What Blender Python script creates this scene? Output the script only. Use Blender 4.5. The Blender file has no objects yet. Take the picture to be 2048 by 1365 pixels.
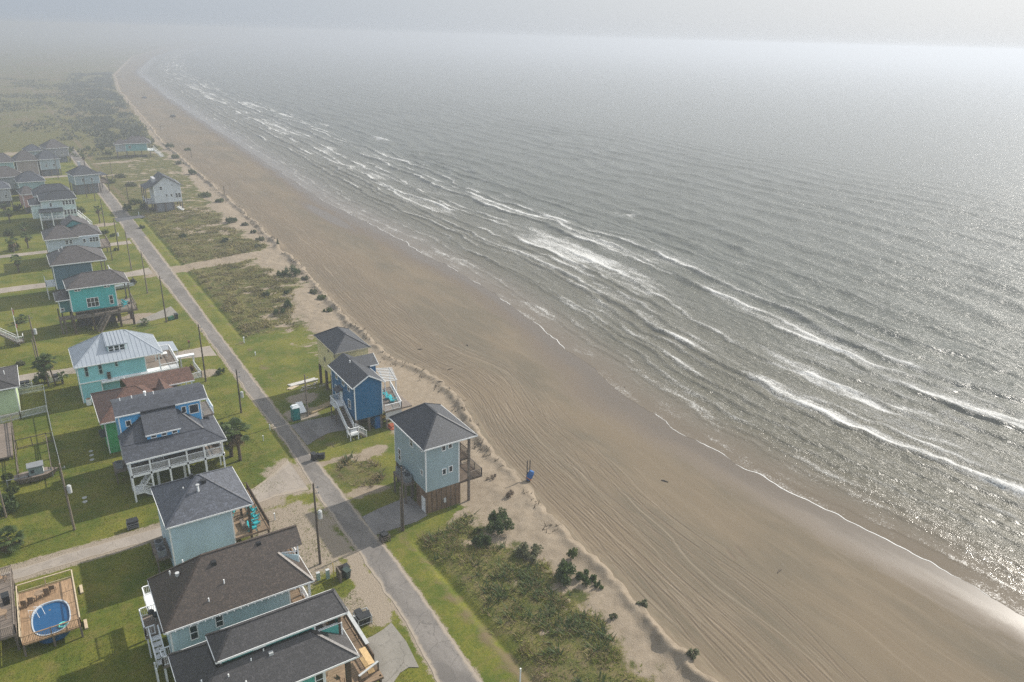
import bpy, bmesh, math, random
import numpy as np
from mathutils import Matrix, Vector
R_ = math.radians
scene = bpy.context.scene
C = scene.collection
# ---------------------------------------------------------------- camera
CAM_H = 55.0; FPX = 1523.2; PITCH = R_(21.803); AZ = R_(33.572); ROLL = R_(-1.583)
ca, sa, cp, sp, cr, sr = math.cos(AZ), math.sin(AZ), math.cos(PITCH), math.sin(PITCH), math.cos(ROLL), math.sin(ROLL)
rt = Vector((ca, -sa, 0)); up0 = Vector((sp*sa, sp*ca, cp)); fw = Vector((cp*sa, cp*ca, -sp))
rx = rt*cr - up0*sr; ux = rt*sr + up0*cr
cd = bpy.data.cameras.new('camera'); cam = bpy.data.objects.new('camera', cd); C.objects.link(cam)
cam.matrix_world = Matrix(((rx.x, ux.x, -fw.x, 0), (rx.y, ux.y, -fw.y, 0), (rx.z, ux.z, -fw.z, CAM_H), (0, 0, 0, 1)))
cd.sensor_width = 36; cd.lens = FPX/2048*36; cd.clip_start = 0.5; cd.clip_end = 30000
scene.camera = cam
# ---------------------------------------------------------------- world, sun, exposure
SUN_AZ = R_(82.0)      # clockwise from +Y
SUN_EL = R_(37.0)
w = bpy.data.worlds.new('World'); scene.world = w; w.use_nodes = True
nt = w.node_tree; nt.nodes.clear()
sky = nt.nodes.new('ShaderNodeTexSky'); sky.sky_type = 'NISHITA'; sky.sun_disc = False
sky.sun_elevation = SUN_EL; sky.sun_rotation = SUN_AZ
sky.air_density = 1.0; sky.dust_density = 3.0; sky.ozone_density = 1.0
hs = nt.nodes.new('ShaderNodeHueSaturation'); hs.inputs['Saturation'].default_value = 0.4; hs.inputs['Value'].default_value = 0.10
bg = nt.nodes.new('ShaderNodeBackground'); bg.inputs['Strength'].default_value = 0.12
wo = nt.nodes.new('ShaderNodeOutputWorld')
nt.links.new(sky.outputs[0], hs.inputs['Color']); # fog veil over the whole sky, brighter towards the sun
tcw = nt.nodes.new('ShaderNodeTexCoord'); dt = nt.nodes.new('ShaderNodeVectorMath'); dt.operation = 'DOT_PRODUCT'
dt.inputs[1].default_value = (math.sin(SUN_AZ)*math.cos(SUN_EL), math.cos(SUN_AZ)*math.cos(SUN_EL), math.sin(SUN_EL)); nt.links.new(tcw.outputs['Generated'], dt.inputs[0])
mx = nt.nodes.new('ShaderNodeMath'); mx.operation = 'MAXIMUM'; mx.inputs[1].default_value = 0.0; nt.links.new(dt.outputs['Value'], mx.inputs[0])
pw_ = nt.nodes.new('ShaderNodeMath'); pw_.operation = 'POWER'; pw_.inputs[1].default_value = 1.6; nt.links.new(mx.outputs[0], pw_.inputs[0])
vl = nt.nodes.new('ShaderNodeMix'); vl.data_type = 'RGBA'; vl.inputs[6].default_value = (2.6, 2.95, 3.4, 1); vl.inputs[7].default_value = (5.2, 5.25, 5.2, 1); nt.links.new(pw_.outputs[0], vl.inputs[0])
fogc = nt.nodes.new('ShaderNodeMix'); fogc.data_type = 'RGBA'; fogc.blend_type = 'ADD'; fogc.inputs[0].default_value = 1.0
sz = nt.nodes.new('ShaderNodeSeparateXYZ'); nt.links.new(tcw.outputs['Generated'], sz.inputs[0])
zr_ = nt.nodes.new('ShaderNodeMapRange'); zr_.inputs[1].default_value = 0.08; zr_.inputs[2].default_value = 0.9; zr_.inputs[3].default_value = 1.0; zr_.inputs[4].default_value = 0.95; nt.links.new(sz.outputs[2], zr_.inputs[0])
vz = nt.nodes.new('ShaderNodeVectorMath'); vz.operation = 'SCALE'; nt.links.new(vl.outputs[2], vz.inputs[0]); nt.links.new(zr_.outputs[0], vz.inputs['Scale'])
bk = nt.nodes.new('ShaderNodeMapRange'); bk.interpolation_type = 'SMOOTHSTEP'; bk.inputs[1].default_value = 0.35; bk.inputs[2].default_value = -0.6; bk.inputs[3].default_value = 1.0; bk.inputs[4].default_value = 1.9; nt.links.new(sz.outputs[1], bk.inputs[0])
vb = nt.nodes.new('ShaderNodeVectorMath'); vb.operation = 'SCALE'; nt.links.new(vz.outputs[0], vb.inputs[0]); nt.links.new(bk.outputs[0], vb.inputs['Scale'])   # extra sky brightness behind the viewer, added to light camera-facing walls
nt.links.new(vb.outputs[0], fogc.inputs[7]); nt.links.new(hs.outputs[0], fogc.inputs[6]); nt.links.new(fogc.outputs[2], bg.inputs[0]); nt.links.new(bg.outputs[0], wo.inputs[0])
sl = bpy.data.lights.new('sun', 'SUN'); sl.energy = 5.0; sl.angle = R_(0.9); sl.color = (1.0, 0.94, 0.85)
so = bpy.data.objects.new('sun', sl); C.objects.link(so)
sdir = Vector((math.sin(SUN_AZ)*math.cos(SUN_EL), math.cos(SUN_AZ)*math.cos(SUN_EL), math.sin(SUN_EL)))
so.rotation_euler = sdir.to_track_quat('Z', 'Y').to_euler(); so.location = (200, 100, 300)
vs = scene.view_settings; vs.view_transform = 'Standard'; vs.look = 'None'; vs.exposure = 0.35; vs.gamma = 1.0
scene.render.engine = 'CYCLES'
cy = scene.cycles; cy.use_denoising = False; cy.volume_bounces = 1; cy.max_bounces = 6; cy.diffuse_bounces = 2
cy.glossy_bounces = 2; cy.transmission_bounces = 2; cy.transparent_max_bounces = 4; cy.sample_clamp_indirect = 4.0
cy.volume_step_rate = 4.0
rng = np.random.default_rng(7); random.seed(7)

# ---------------------------------------------------------------- helpers
def G(px, py, z=0.0):
    """ground point seen at a pixel of the 2048x1365 photograph, at height z"""
    x = (px-1024)/FPX; y = -(py-682.5)/FPX
    x, y = x*cr+y*sr, -x*sr+y*cr
    f = cp+y*sp; u = -sp+y*cp; t = (z-CAM_H)/u
    return (x*t*ca+f*t*sa, -x*t*sa+f*t*ca)
def lin(r, g, b):
    f = lambda c: (c/255/12.92) if c <= 10.3 else ((c/255+0.055)/1.055)**2.4
    return (f(r), f(g), f(b), 1.0)
class NT:
    def __init__(s, name):
        s.m = bpy.data.materials.new(name); s.m.use_nodes = True; s.t = s.m.node_tree; s.t.nodes.clear()
        s.o = s.n('ShaderNodeOutputMaterial'); s.b = s.n('ShaderNodeBsdfPrincipled'); s.l(s.b.outputs[0], s.o.inputs[0])
        s.tc = s.n('ShaderNodeTexCoord').outputs['Object']
    def n(s, t): return s.t.nodes.new(t)
    def l(s, a, b): s.t.links.new(a, b)
    def put(s, v, sock):
        if isinstance(v, bpy.types.NodeSocket): s.l(v, sock)
        elif v is not None: sock.default_value = v
    def noise(s, scale, detail=3, rough=0.55, vec=None, st=None, dist=0.0):
        n = s.n('ShaderNodeTexNoise'); n.inputs['Scale'].default_value = scale; n.inputs['Detail'].default_value = detail
        n.inputs['Roughness'].default_value = rough; n.inputs['Distortion'].default_value = dist
        v = vec or s.tc
        if st:
            mp = s.n('ShaderNodeMapping'); mp.inputs['Scale'].default_value = st; s.l(v, mp.inputs[0]); v = mp.outputs[0]
        s.l(v, n.inputs['Vector']); return n.outputs['Fac']
    def math(s, op, a, b=None, c=None, clamp=False):
        n = s.n('ShaderNodeMath'); n.operation = op; n.use_clamp = clamp
        for i, v in enumerate((a, b, c)):
            if v is not None: s.put(v, n.inputs[i])
        return n.outputs[0]
    def mr(s, v, a, b, c=0.0, d=1.0, smooth=True):
        n = s.n('ShaderNodeMapRange'); n.interpolation_type = 'SMOOTHSTEP' if smooth else 'LINEAR'
        s.put(v, n.inputs['Value']); s.put(a, n.inputs[1]); s.put(b, n.inputs[2]); s.put(c, n.inputs[3]); s.put(d, n.inputs[4]); return n.outputs[0]
    def mix(s, f, a, b, mode='MIX'):
        n = s.n('ShaderNodeMix'); n.data_type = 'RGBA'; n.blend_type = mode
        s.put(f, n.inputs[0]); s.put(a, n.inputs[6]); s.put(b, n.inputs[7]); return n.outputs[2]
    def attr(s, name):
        n = s.n('ShaderNodeAttribute'); n.attribute_name = name; return n.outputs['Fac']
    def bump(s, h, st=0.3, d=0.05):
        n = s.n('ShaderNodeBump'); n.inputs['Strength'].default_value = st; n.inputs['Distance'].default_value = d
        s.put(h, n.inputs['Height']); s.l(n.outputs[0], s.b.inputs['Normal']); return n
    def wave(s, axis, scale, vec=None, profile='SAW', dist=0.0):
        n = s.n('ShaderNodeTexWave'); n.wave_type = 'BANDS'; n.bands_direction = axis; n.wave_profile = profile
        n.inputs['Scale'].default_value = scale; n.inputs['Distortion'].default_value = dist; n.inputs['Detail'].default_value = 1
        s.l(vec or s.tc, n.inputs['Vector']); return n.outputs['Fac']
    def done(s, col=None, rough=None, spec=None, metal=None):
        s.put(col, s.b.inputs['Base Color']); s.put(rough, s.b.inputs['Roughness'])
        if spec is not None: s.put(spec, s.b.inputs['Specular IOR Level'])
        if metal is not None: s.put(metal, s.b.inputs['Metallic'])
        return s.m
def sc(c, k): return (c[0]*k, c[1]*k, c[2]*k, 1)
_mc = {}
def paint(name, c, rough=0.6, var=0.12, scale=3.0):
    if name in _mc: return _mc[name]
    t = NT(name); a = t.noise(scale, 4); b = t.noise(40, 2)
    col = t.mix(t.mr(a, .3, .7), sc(c, 1-var), sc(c, 1+var)); col = t.mix(t.math('MULTIPLY', b, 0.25), col, sc(c, .75))
    _mc[name] = t.done(col, rough, 0.35); return _mc[name]
def siding(name, c, vertical=False):
    if name in _mc: return _mc[name]
    t = NT(name); wv = t.wave('X' if vertical else 'Z', 1.15 if vertical else 1.7)
    a = t.noise(0.7, 4, st=(1, 1, .35)); b = t.noise(9, 3, st=(.25, .25, 6))
    col = t.mix(t.mr(a, .3, .75), sc(c, .88), sc(c, 1.1)); col = t.mix(t.mr(b, .35, .8), col, sc(c, .86))
    col = t.mix(t.mr(wv, .9, 1.0, 0, .35), col, sc(c, .6))
    t.bump(wv, .5, .03); _mc[name] = t.done(col, .55, .35); return _mc[name]
def shingle(name, c, lt=2.0):
    if name in _mc: return _mc[name]
    t = NT(name); rows = t.wave('Z', 1.55); v = t.n('ShaderNodeTexVoronoi'); v.inputs['Scale'].default_value = 3.2
    mp = t.n('ShaderNodeMapping'); mp.inputs['Scale'].default_value = (1, 1, 2.2); t.l(t.tc, mp.inputs[0]); t.l(mp.outputs[0], v.inputs['Vector'])
    sep = t.n('ShaderNodeSeparateColor'); t.l(v.outputs['Color'], sep.inputs[0])
    a = t.noise(.5, 4); g = t.noise(8, 3)
    col = t.mix(sep.outputs[0], sc(c, .55), sc(c, lt)); col = t.mix(t.mr(a, .3, .75, 0, .5), col, sc(c, 1.25))
    col = t.mix(t.mr(g, .35, .7), sc(c, .62), col); col = t.mix(t.mr(rows, .8, 1, 0, .5), col, sc(c, .5))
    t.bump(t.math('ADD', rows, g), .5, .03); _mc[name] = t.done(col, .5, .6); return _mc[name]
def wood(name, c, axis='Y', per=1.1, rough=.75):
    if name in _mc: return _mc[name]
    t = NT(name); pl = t.wave(axis, per); st = {'X': (3, .3, .3), 'Y': (.3, 3, .3), 'Z': (.4, .4, 3)}[axis]
    g = t.noise(4, 4, st=st); big = t.noise(.8, 3)
    col = t.mix(t.mr(g, .3, .7), sc(c, .7), sc(c, 1.25)); col = t.mix(t.mr(big, .35, .7, 0, .6), col, sc(c, .6)); col = t.mix(t.mr(pl, .88, 1, 0, .8), col, sc(c, .3))
    t.bump(pl, .4, .02); _mc[name] = t.done(col, rough, .25); return _mc[name]
def glassm(name='window_glass', c=(.02, .028, .035, 1)):
    if name in _mc: return _mc[name]
    t = NT(name); a = t.noise(1.5, 2); _mc[name] = t.done(t.mix(a, sc(c, .6), sc(c, 1.6)), .06, .6); return _mc[name]
def trans(t, f):
    tr = t.n('ShaderNodeBsdfTranslucent'); mxs = t.n('ShaderNodeMixShader'); mxs.inputs[0].default_value = f; src = t.b.inputs['Base Color'].links[0].from_socket
    t.l(src, tr.inputs[0]); t.l(t.b.outputs[0], mxs.inputs[1]); t.l(tr.outputs[0], mxs.inputs[2]); t.l(mxs.outputs[0], t.o.inputs[0])
def leafm(name, c1, c2, sc_=1.2):
    if name in _mc: return _mc[name]
    t = NT(name); a = t.noise(sc_, 3); b = t.noise(14, 2)
    f = t.mr(t.math('ADD', t.math('MULTIPLY', a, .6), t.math('MULTIPLY', b, .4)), .35, .65)
    m = t.done(t.mix(f, c1, c2), .6, .25)
    trans(t, .35); _mc[name] = m; return m

class MB:
    def __init__(s): s.v = []; s.f = []
    def add(s, vs, fs):
        o = len(s.v); s.v += [tuple(p) for p in vs]; s.f += [tuple(i+o for i in f) for f in fs]; return s
    def box(s, x0, x1, y0, y1, z0, z1):
        return s.add([(x, y, z) for z in (z0, z1) for y in (y0, y1) for x in (x0, x1)],
                     [(0, 2, 3, 1), (4, 5, 7, 6), (0, 1, 5, 4), (2, 6, 7, 3), (0, 4, 6, 2), (1, 3, 7, 5)])
    def beam(s, p, q, w, h=None, up=(0, 0, 1)):
        h = h or w; p = Vector(p); q = Vector(q); d = (q-p).normalized(); u = Vector(up)
        if abs(d.dot(u)) > .98: u = Vector((0, 1, 0))
        a = d.cross(u).normalized(); b = a.cross(d).normalized(); vs = []
        for c in (p, q):
            for i, j in ((-1, -1), (1, -1), (1, 1), (-1, 1)): vs.append(c+a*(i*w/2)+b*(j*h/2))
        return s.add(vs, [(3, 2, 1, 0), (4, 5, 6, 7), (0, 1, 5, 4), (1, 2, 6, 5), (2, 3, 7, 6), (3, 0, 4, 7)])
    def tube(s, pts, rad, n=8, cap=True):
        pts = [Vector(p) for p in pts]; vs = []; fs = []
        rad = rad if isinstance(rad, (list, tuple)) else [rad]*len(pts)
        for i, p in enumerate(pts):
            d = (pts[min(i+1, len(pts)-1)]-pts[max(i-1, 0)]).normalized(); u = Vector((0, 0, 1)) if abs(d.z) < .9 else Vector((1, 0, 0))
            a = d.cross(u).normalized(); b = a.cross(d)
            for k in range(n): t = 2*math.pi*k/n; vs.append(p+a*math.cos(t)*rad[i]+b*math.sin(t)*rad[i])
        for i in range(len(pts)-1):
            for k in range(n): fs.append((i*n+k, i*n+(k+1) % n, (i+1)*n+(k+1) % n, (i+1)*n+k))
        if cap: fs.append(tuple(range(n))[::-1]); fs.append(tuple(range((len(pts)-1)*n, len(pts)*n)))
        return s.add(vs, fs)
    def cyl(s, x, y, z0, z1, r, n=10, r1=None): return s.tube([(x, y, z0), (x, y, z1)], [r, r if r1 is None else r1], n)
    def slab(s, poly, t, d=(0, 0, -1)):
        d = Vector(d)*t; a = [Vector(p) for p in poly]; n = len(a)
        return s.add(a+[p+d for p in a], [tuple(range(n)), tuple(range(2*n-1, n-1, -1))]+[(i, i+n, (i+1) % n+n, (i+1) % n) for i in range(n)])
    def solid(s, tops, bot):     # roof: sloping top polygons over a flat eave ring
        for p in tops: s.add(p, [tuple(range(len(p)))])
        s.add(bot, [tuple(range(len(bot)))[::-1]]); return s
    def rail(s, pts, h=1.0, post=.09, bal=.17, end=True):
        for (a, b) in zip(pts[:-1], pts[1:]):
            a = Vector(a); b = Vector(b); L = (b-a).length; zz = Vector((0, 0, 1))
            s.beam(a+zz*h, b+zz*h, .11, .06); s.beam(a+zz*.12, b+zz*.12, .05, .06)
            if bal:
                for k in range(1, int(L/bal)): p = a.lerp(b, k*bal/L); s.beam(p+zz*.1, p+zz*h, .035)
            m = max(1, round(L/2.0))
            for k in range(m+1): p = a.lerp(b, k/m); s.beam(p-zz*.1, p+zz*(h+.06), post)
        return s
    def mesh(s, name, o=(0, 0, 0)):
        m = bpy.data.meshes.new(name); m.from_pydata([(a-o[0], b-o[1], c-o[2]) for a, b, c in s.v], [], s.f)
        bm = bmesh.new(); bm.from_mesh(m); bmesh.ops.recalc_face_normals(bm, faces=bm.faces[:]); bm.to_mesh(m); bm.free(); return m
def smooth(o):
    for p in o.data.polygons: p.use_smooth = True
    return o
def tag(o, label, cat, group=None, kind=None):
    if label: o['label'] = label
    if cat: o['category'] = cat
    if group: o['group'] = group
    if kind: o['kind'] = kind
    return o
class Thing:
    def __init__(s, name, loc, label, cat, group=None, rot=0.0):
        s.r = bpy.data.objects.new(name, None); C.objects.link(s.r); s.r.location = loc; s.r.rotation_euler = (0, 0, rot)
        s.r.empty_display_size = .2; s.o = loc; tag(s.r, label, cat, group)
    def part(s, name, mb, mat, parent=None, label=None, o=None):
        ob = bpy.data.objects.new(name, mb.mesh(name, s.o if o is None else o)); ob.data.materials.append(mat); C.objects.link(ob)
        ob.parent = parent or s.r
        if label: ob['label'] = label
        return ob
def single(name, mb, mat, loc, label, cat, group=None, kind=None, o=None):
    ob = bpy.data.objects.new(name, mb.mesh(name, loc if o is None else o)); ob.data.materials.append(mat); C.objects.link(ob); ob.location = loc
    return tag(ob, label, cat, group, kind)
def copy_thing(src, loc, rot=0.0, label=None, scale=1.0):
    r = src.copy(); C.objects.link(r); r.location = loc; r.rotation_euler = (0, 0, rot); r.scale = (scale,)*3
    if label: r['label'] = label
    for ch in src.children:
        c = ch.copy(); C.objects.link(c); c.parent = r
        for g in ch.children:
            d = g.copy(); C.objects.link(d); d.parent = c
    return r
def npmesh(name, V, F, mat, attrs=None, sm=True):
    m = bpy.data.meshes.new(name); nf, k = F.shape
    m.vertices.add(len(V)); m.vertices.foreach_set('co', V.astype(np.float32).ravel())
    m.loops.add(nf*k); m.loops.foreach_set('vertex_index', F.astype(np.int32).ravel())
    m.polygons.add(nf); m.polygons.foreach_set('loop_start', np.arange(0, nf*k, k, dtype=np.int32))
    m.polygons.foreach_set('use_smooth', np.full(nf, sm, dtype=bool))
    for kx, a in (attrs or {}).items():
        at = m.attributes.new(kx, 'FLOAT', 'POINT'); at.data.foreach_set('value', a.astype(np.float32).ravel())
    m.update(calc_edges=True); m.materials.append(mat)
    ob = bpy.data.objects.new(name, m); C.objects.link(ob); return ob
def grid_faces(nr, nc):
    i = np.arange(nr-1)[:, None]*nc+np.arange(nc-1)[None, :]
    return np.stack([i, i+1, i+nc+1, i+nc], -1).reshape(-1, 4)
_perm = rng.random((256, 256))
def vn(x, y):        # value noise 0..1
    xi = np.floor(x).astype(int); yi = np.floor(y).astype(int); fx = x-xi; fy = y-yi
    fx = fx*fx*(3-2*fx); fy = fy*fy*(3-2*fy); q = lambda a, b: _perm[a % 256, b % 256]
    return (q(xi, yi)*(1-fx)+q(xi+1, yi)*fx)*(1-fy)+(q(xi, yi+1)*(1-fx)+q(xi+1, yi+1)*fx)*fy
def fbm(x, y, o=4): return sum(vn(x*2**k+17*k, y*2**k+31*k)*.5**k for k in range(o))/sum(.5**k for k in range(o))
def curve(pts, xs, w=0):
    p = np.array(sorted(pts)); return np.interp(xs, p[:, 0], p[:, 1])
def ss(x, a, b): t = np.clip((x-a)/(b-a), 0, 1); return t*t*(3-2*t)

# ---------------------------------------------------------------- shoreline geometry
_Y = np.linspace(-200, 8000, 16401)
def smoothed(pts, k):
    v = curve(pts, _Y); kk = np.hanning(k*2+1); kk /= kk.sum(); return np.convolve(np.pad(v, k, mode='edge'), kk, mode='valid')
_D = smoothed([(-200, 25), (0, 40.5), (34.5, 45.4), (47.5, 46.9), (60, 48.3), (72, 49.6), (85.5, 51.4), (92, 53.3), (98, 54.8), (106, 55.2), (113, 53.6), (119, 52.6), (130, 52.6), (146, 53.4), (165, 55), (182, 57), (206, 58.6), (264, 61.8), (334, 64.8), (422, 68.2), (544, 78.5), (814, 99.5), (1067, 128), (1700, 240), (2400, 420), (4000, 1050), (8000, 3600)], 6)
_S = smoothed([(-200, 85), (0, 82.5), (24, 81.7), (43, 80.2), (63, 79), (79, 79.3), (93, 81), (121, 86.5), (148, 89.3), (198, 91.5), (260, 91.5), (341, 96.5), (452, 104.6), (585, 113.5), (746, 126), (1125, 160), (1700, 275), (2400, 460), (4000, 1100), (8000, 3650)], 20)
_D0 = _D.copy(); Dn0 = lambda y: np.interp(y, _Y, _D0)
_D = _D+(1.5*(fbm(_Y/10, _Y*0+5, 5)-.5)+.9*(fbm(_Y/1.3, _Y*0+15, 2)-.5))*ss(_Y, 0, 20)
Dn = lambda y: np.interp(y, _Y, _D)
Sh = lambda y: np.interp(y, _Y, _S)
SEA = -0.5
def rows():
    y = -40.0; out = []
    while y < 7000:
        out.append(y)
        y += .9 if y < 14 else (.28 if y < 130 else .28*(y/130)**2)
    return np.array(out)
ROWS = rows()
SANDW = [(-40, 5), (30, 4.5), (45, 4.2), (55, 5.5), (63, 8), (75, 8.5), (85, 9), (92, 11), (100, 12.5), (112, 11), (118, 5), (126, 5), (135, 8), (148, 9), (160, 6), (168, 4), (180, 6), (189, 10), (197, 8), (205, 4), (228, 7), (238, 9), (246, 6), (262, 8), (280, 7), (310, 6), (400, 4), (600, 3), (8000, 3)]
def pathmask(x, y):  # sand beach access between road and beach
    c = 192.6+(x-28)*.13; return ss(3.2-np.abs(y-c-1.6), -.6, .8)*ss(x, 20, 24)
def land_h(x, y):
    D = Dn(y); s = x-D+.6
    amp = (.12+1.2*fbm(y/12, y*0+3, 5)**1.5)*(.6+.8*fbm(x/1.1, y/1.1, 2))*(1-pathmask(x, y))*(1-.5*ss(y, 300, 700))
    berm = amp*np.where(s < 0, np.exp(-(s/.75)**2), np.exp(-(s/1.5)**2))
    dune = .5*fbm(x/3.5, y/3.5, 3)*ss(x, 41, 47)*(1-ss(s, -1, .5))*(1-.6*ss(y, 88, 95)*ss(-y, -116, -110))
    scrub = .35*fbm(x/2.2, y/2.2, 3)*ss(x, 32.5, 34)*(1-ss(y, 66.5, 69.5)*ss(-y, -143, -140))
    ditch = -.35*np.exp(-((x-31.9)/.55)**2)*(1-ss(y, 66, 68)*ss(-y, -142, -139))*(1-ss(y, 262, 275))*(1-pathmask(x, y))
    v = np.clip(x-D, 0, None)/np.maximum(Sh(y)-D, 1)
    beach = SEA*ss(v, .08, 1.0)-np.clip(v-1, 0, 2)*1.2
    base = np.where(x < D, -.008-.014*fbm(x/1.5, y/1.5, 2), 0)
    return base*(1-ss(s, -2, .6))+berm+(dune+scrub+ditch)*(x < D)+beach

# ---------------------------------------------------------------- ground, beach, sea
def ground_mat():
    t = NT('ground_cover'); sand = t.attr('sand'); scrub = t.attr('scrub'); dry = t.attr('dry'); grav = t.attr('gravel')
    n1 = t.noise(.16, 5, .6); n2 = t.noise(.9, 5, .65); n3 = t.noise(7, 4, .7); n4 = t.noise(.45, 4, .6)
    lawn = t.mix(t.mr(n1, .35, .65), (.075, .105, .012, 1), (.205, .188, .030, 1))
    n6 = t.noise(3.2, 4, .7); lawn = t.mix(t.mr(n6, .38, .62, 0, .55), lawn, (.055, .085, .010, 1)); lawn = t.mix(t.mr(n4, .5, .68, 0, .5), lawn, (.19, .155, .05, 1)); lawn = t.mix(t.mr(n2, .4, .75, 0, .45), lawn, (.17, .14, .035, 1)); lawn = t.mix(t.mr(n3, .3, .7, 0, .4), lawn, (.045, .065, .009, 1))
    sc1 = t.mix(t.mr(n4, .35, .62), (.085, .095, .020, 1), (.19, .165, .048, 1)); sc1 = t.mix(t.mr(n2, .45, .7), sc1, (.15, .12, .06, 1))
    sc1 = t.mix(t.mr(n3, .35, .65, 0, .7), sc1, (.022, .030, .010, 1))
    veg = t.mix(scrub, lawn, sc1)
    veg = t.mix(t.mr(t.math('ADD', dry, t.math('MULTIPLY', t.math('SUBTRACT', n4, .5), 1.2)), .35, .8), veg, (.135, .105, .058, 1))
    sd = t.mix(t.mr(n2, .3, .7), (.245, .197, .143, 1), (.305, .25, .187, 1)); sd = t.mix(t.mr(n3, .35, .75, 0, .5), sd, (.17, .135, .095, 1)); gsand = sd
    gv = t.mix(t.mr(n3, .35, .6), (.15, .125, .10, 1), (.36, .31, .25, 1)); gv = t.mix(t.mr(n2, .35, .7, 0, .6), gv, (.24, .2, .16, 1)); gv = t.mix(.45, gv, gsand)
    fs = t.mr(t.math('ADD', sand, t.math('ADD', t.math('MULTIPLY', t.math('SUBTRACT', n4, .5), 1.5), t.math('MULTIPLY', t.math('SUBTRACT', n3, .5), .8))), .38, .66)
    fg = t.mr(t.math('ADD', grav, t.math('ADD', t.math('MULTIPLY', t.math('SUBTRACT', n2, .5), .9), t.math('MULTIPLY', t.math('SUBTRACT', n3, .5), .5))), .4, .62)
    col = t.mix(fg, t.mix(fs, veg, sd), gv)
    t.bump(t.math('ADD', t.math('MULTIPLY', n2, .6), n3), .8, .12)
    return t.done(col, .9, .15)
def beach_mat():
    t = NT('beach_sand'); wet = t.attr('wet'); trk = t.attr('track'); v = t.attr('across')
    n1 = t.noise(.08, 5, .6, st=(1, .35, 1)); n2 = t.noise(1.2, 4, .6); n3 = t.noise(14, 3, .6); nA = t.noise(.035, 3, .5); nB = t.noise(.05, 3, .5, st=(1, .6, 1.0)); cx_ = t.n('ShaderNodeCombineXYZ'); cx2 = t.n('ShaderNodeCombineXYZ'); sp2 = t.n('ShaderNodeSeparateXYZ'); t.l(t.tc, sp2.inputs[0]); t.l(t.math('ADD', v, t.math('MULTIPLY', nA, 7.0)), cx_.inputs[0]); t.l(sp2.outputs[1], cx_.inputs[1]); t.l(t.math('ADD', t.math('ADD', v, t.math('MULTIPLY', sp2.outputs[1], .035)), t.math('MULTIPLY', nB, -9.0)), cx2.inputs[0]); t.l(sp2.outputs[1], cx2.inputs[1]); n5 = t.noise(1.0, 5, .65, vec=cx_.outputs[0], st=(1.9, .022, 1), dist=.3); n7 = t.noise(1.0, 4, .7, vec=cx2.outputs[0], st=(5.5, .06, 1)); n8 = t.noise(.11, 4, .65); n6 = t.noise(.5, 5, .65, st=(.55, .1, 1), dist=1.0)
    col = t.mix(t.mr(n1, .38, .62), (.105, .089, .060, 1), (.152, .117, .074, 1))
    col = t.mix(t.mr(n6, .45, .7, 0, .5), col, (.19, .15, .10, 1))
    nearv = t.mr(v, 1.0, 4.0); farv = t.mr(v, 17, 11); lanev = t.math('MULTIPLY', t.math('MULTIPLY', nearv, farv), t.mr(n8, .4, .6, .15, 1.0))
    col = t.mix(t.math('MULTIPLY', t.mr(n5, .46, .64), t.mr(v, 11, 17, .6, .18)), col, (.155, .118, .08, 1)); col = t.mix(t.math('MULTIPLY', t.mr(n5, .46, .32), t.mr(v, 11, 17, .5, .18)), col, (.30, .245, .18, 1))
    col = t.mix(t.math('MULTIPLY', t.mr(n7, .5, .68), t.math('MULTIPLY', lanev, .8)), col, (.125, .095, .064, 1)); col = t.mix(t.math('MULTIPLY', t.mr(n7, .48, .34), t.math('MULTIPLY', lanev, .5)), col, (.32, .26, .195, 1))
    col = t.mix(t.math('MULTIPLY', t.mr(trk, .1, 1), .8), col, (.13, .098, .066, 1)); col = t.mix(t.math('MULTIPLY', t.mr(trk, -.1, -1.0), .45), col, (.34, .275, .205, 1))
    col = t.mix(t.mr(n3, .3, .7, 0, .35), col, (.14, .11, .076, 1))
    wf = t.mr(t.math('ADD', wet, t.math('MULTIPLY', t.math('SUBTRACT', n6, .5), .9)), .12, .62)
    gl = t.mr(t.math('ADD', wet, t.math('MULTIPLY', t.math('SUBTRACT', n6, .5), .55)), .5, .85)
    col = t.mix(wf, col, (.122, .093, .064, 1)); col = t.mix(gl, col, (.11, .088, .066, 1))
    t.bump(t.math('MULTIPLY', t.math('ADD', t.math('MULTIPLY', n2, .5), t.math('ADD', n3, t.math('ADD', t.math('MULTIPLY', n5, .8), t.math('MULTIPLY', t.math('MULTIPLY', n7, lanev), 2.2)))), t.math('SUBTRACT', 1.0, t.math('MULTIPLY', gl, .97))), .35, .05)
    ro = t.mix(gl, t.mix(wf, (.9,)*3+(1,), (.55,)*3+(1,)), (.32,)*3+(1,))
    s = t.n('ShaderNodeSeparateColor'); t.l(ro, s.inputs[0]); t.b.inputs['IOR'].default_value = 1.34
    return t.done(col, s.outputs[0], None)
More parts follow.
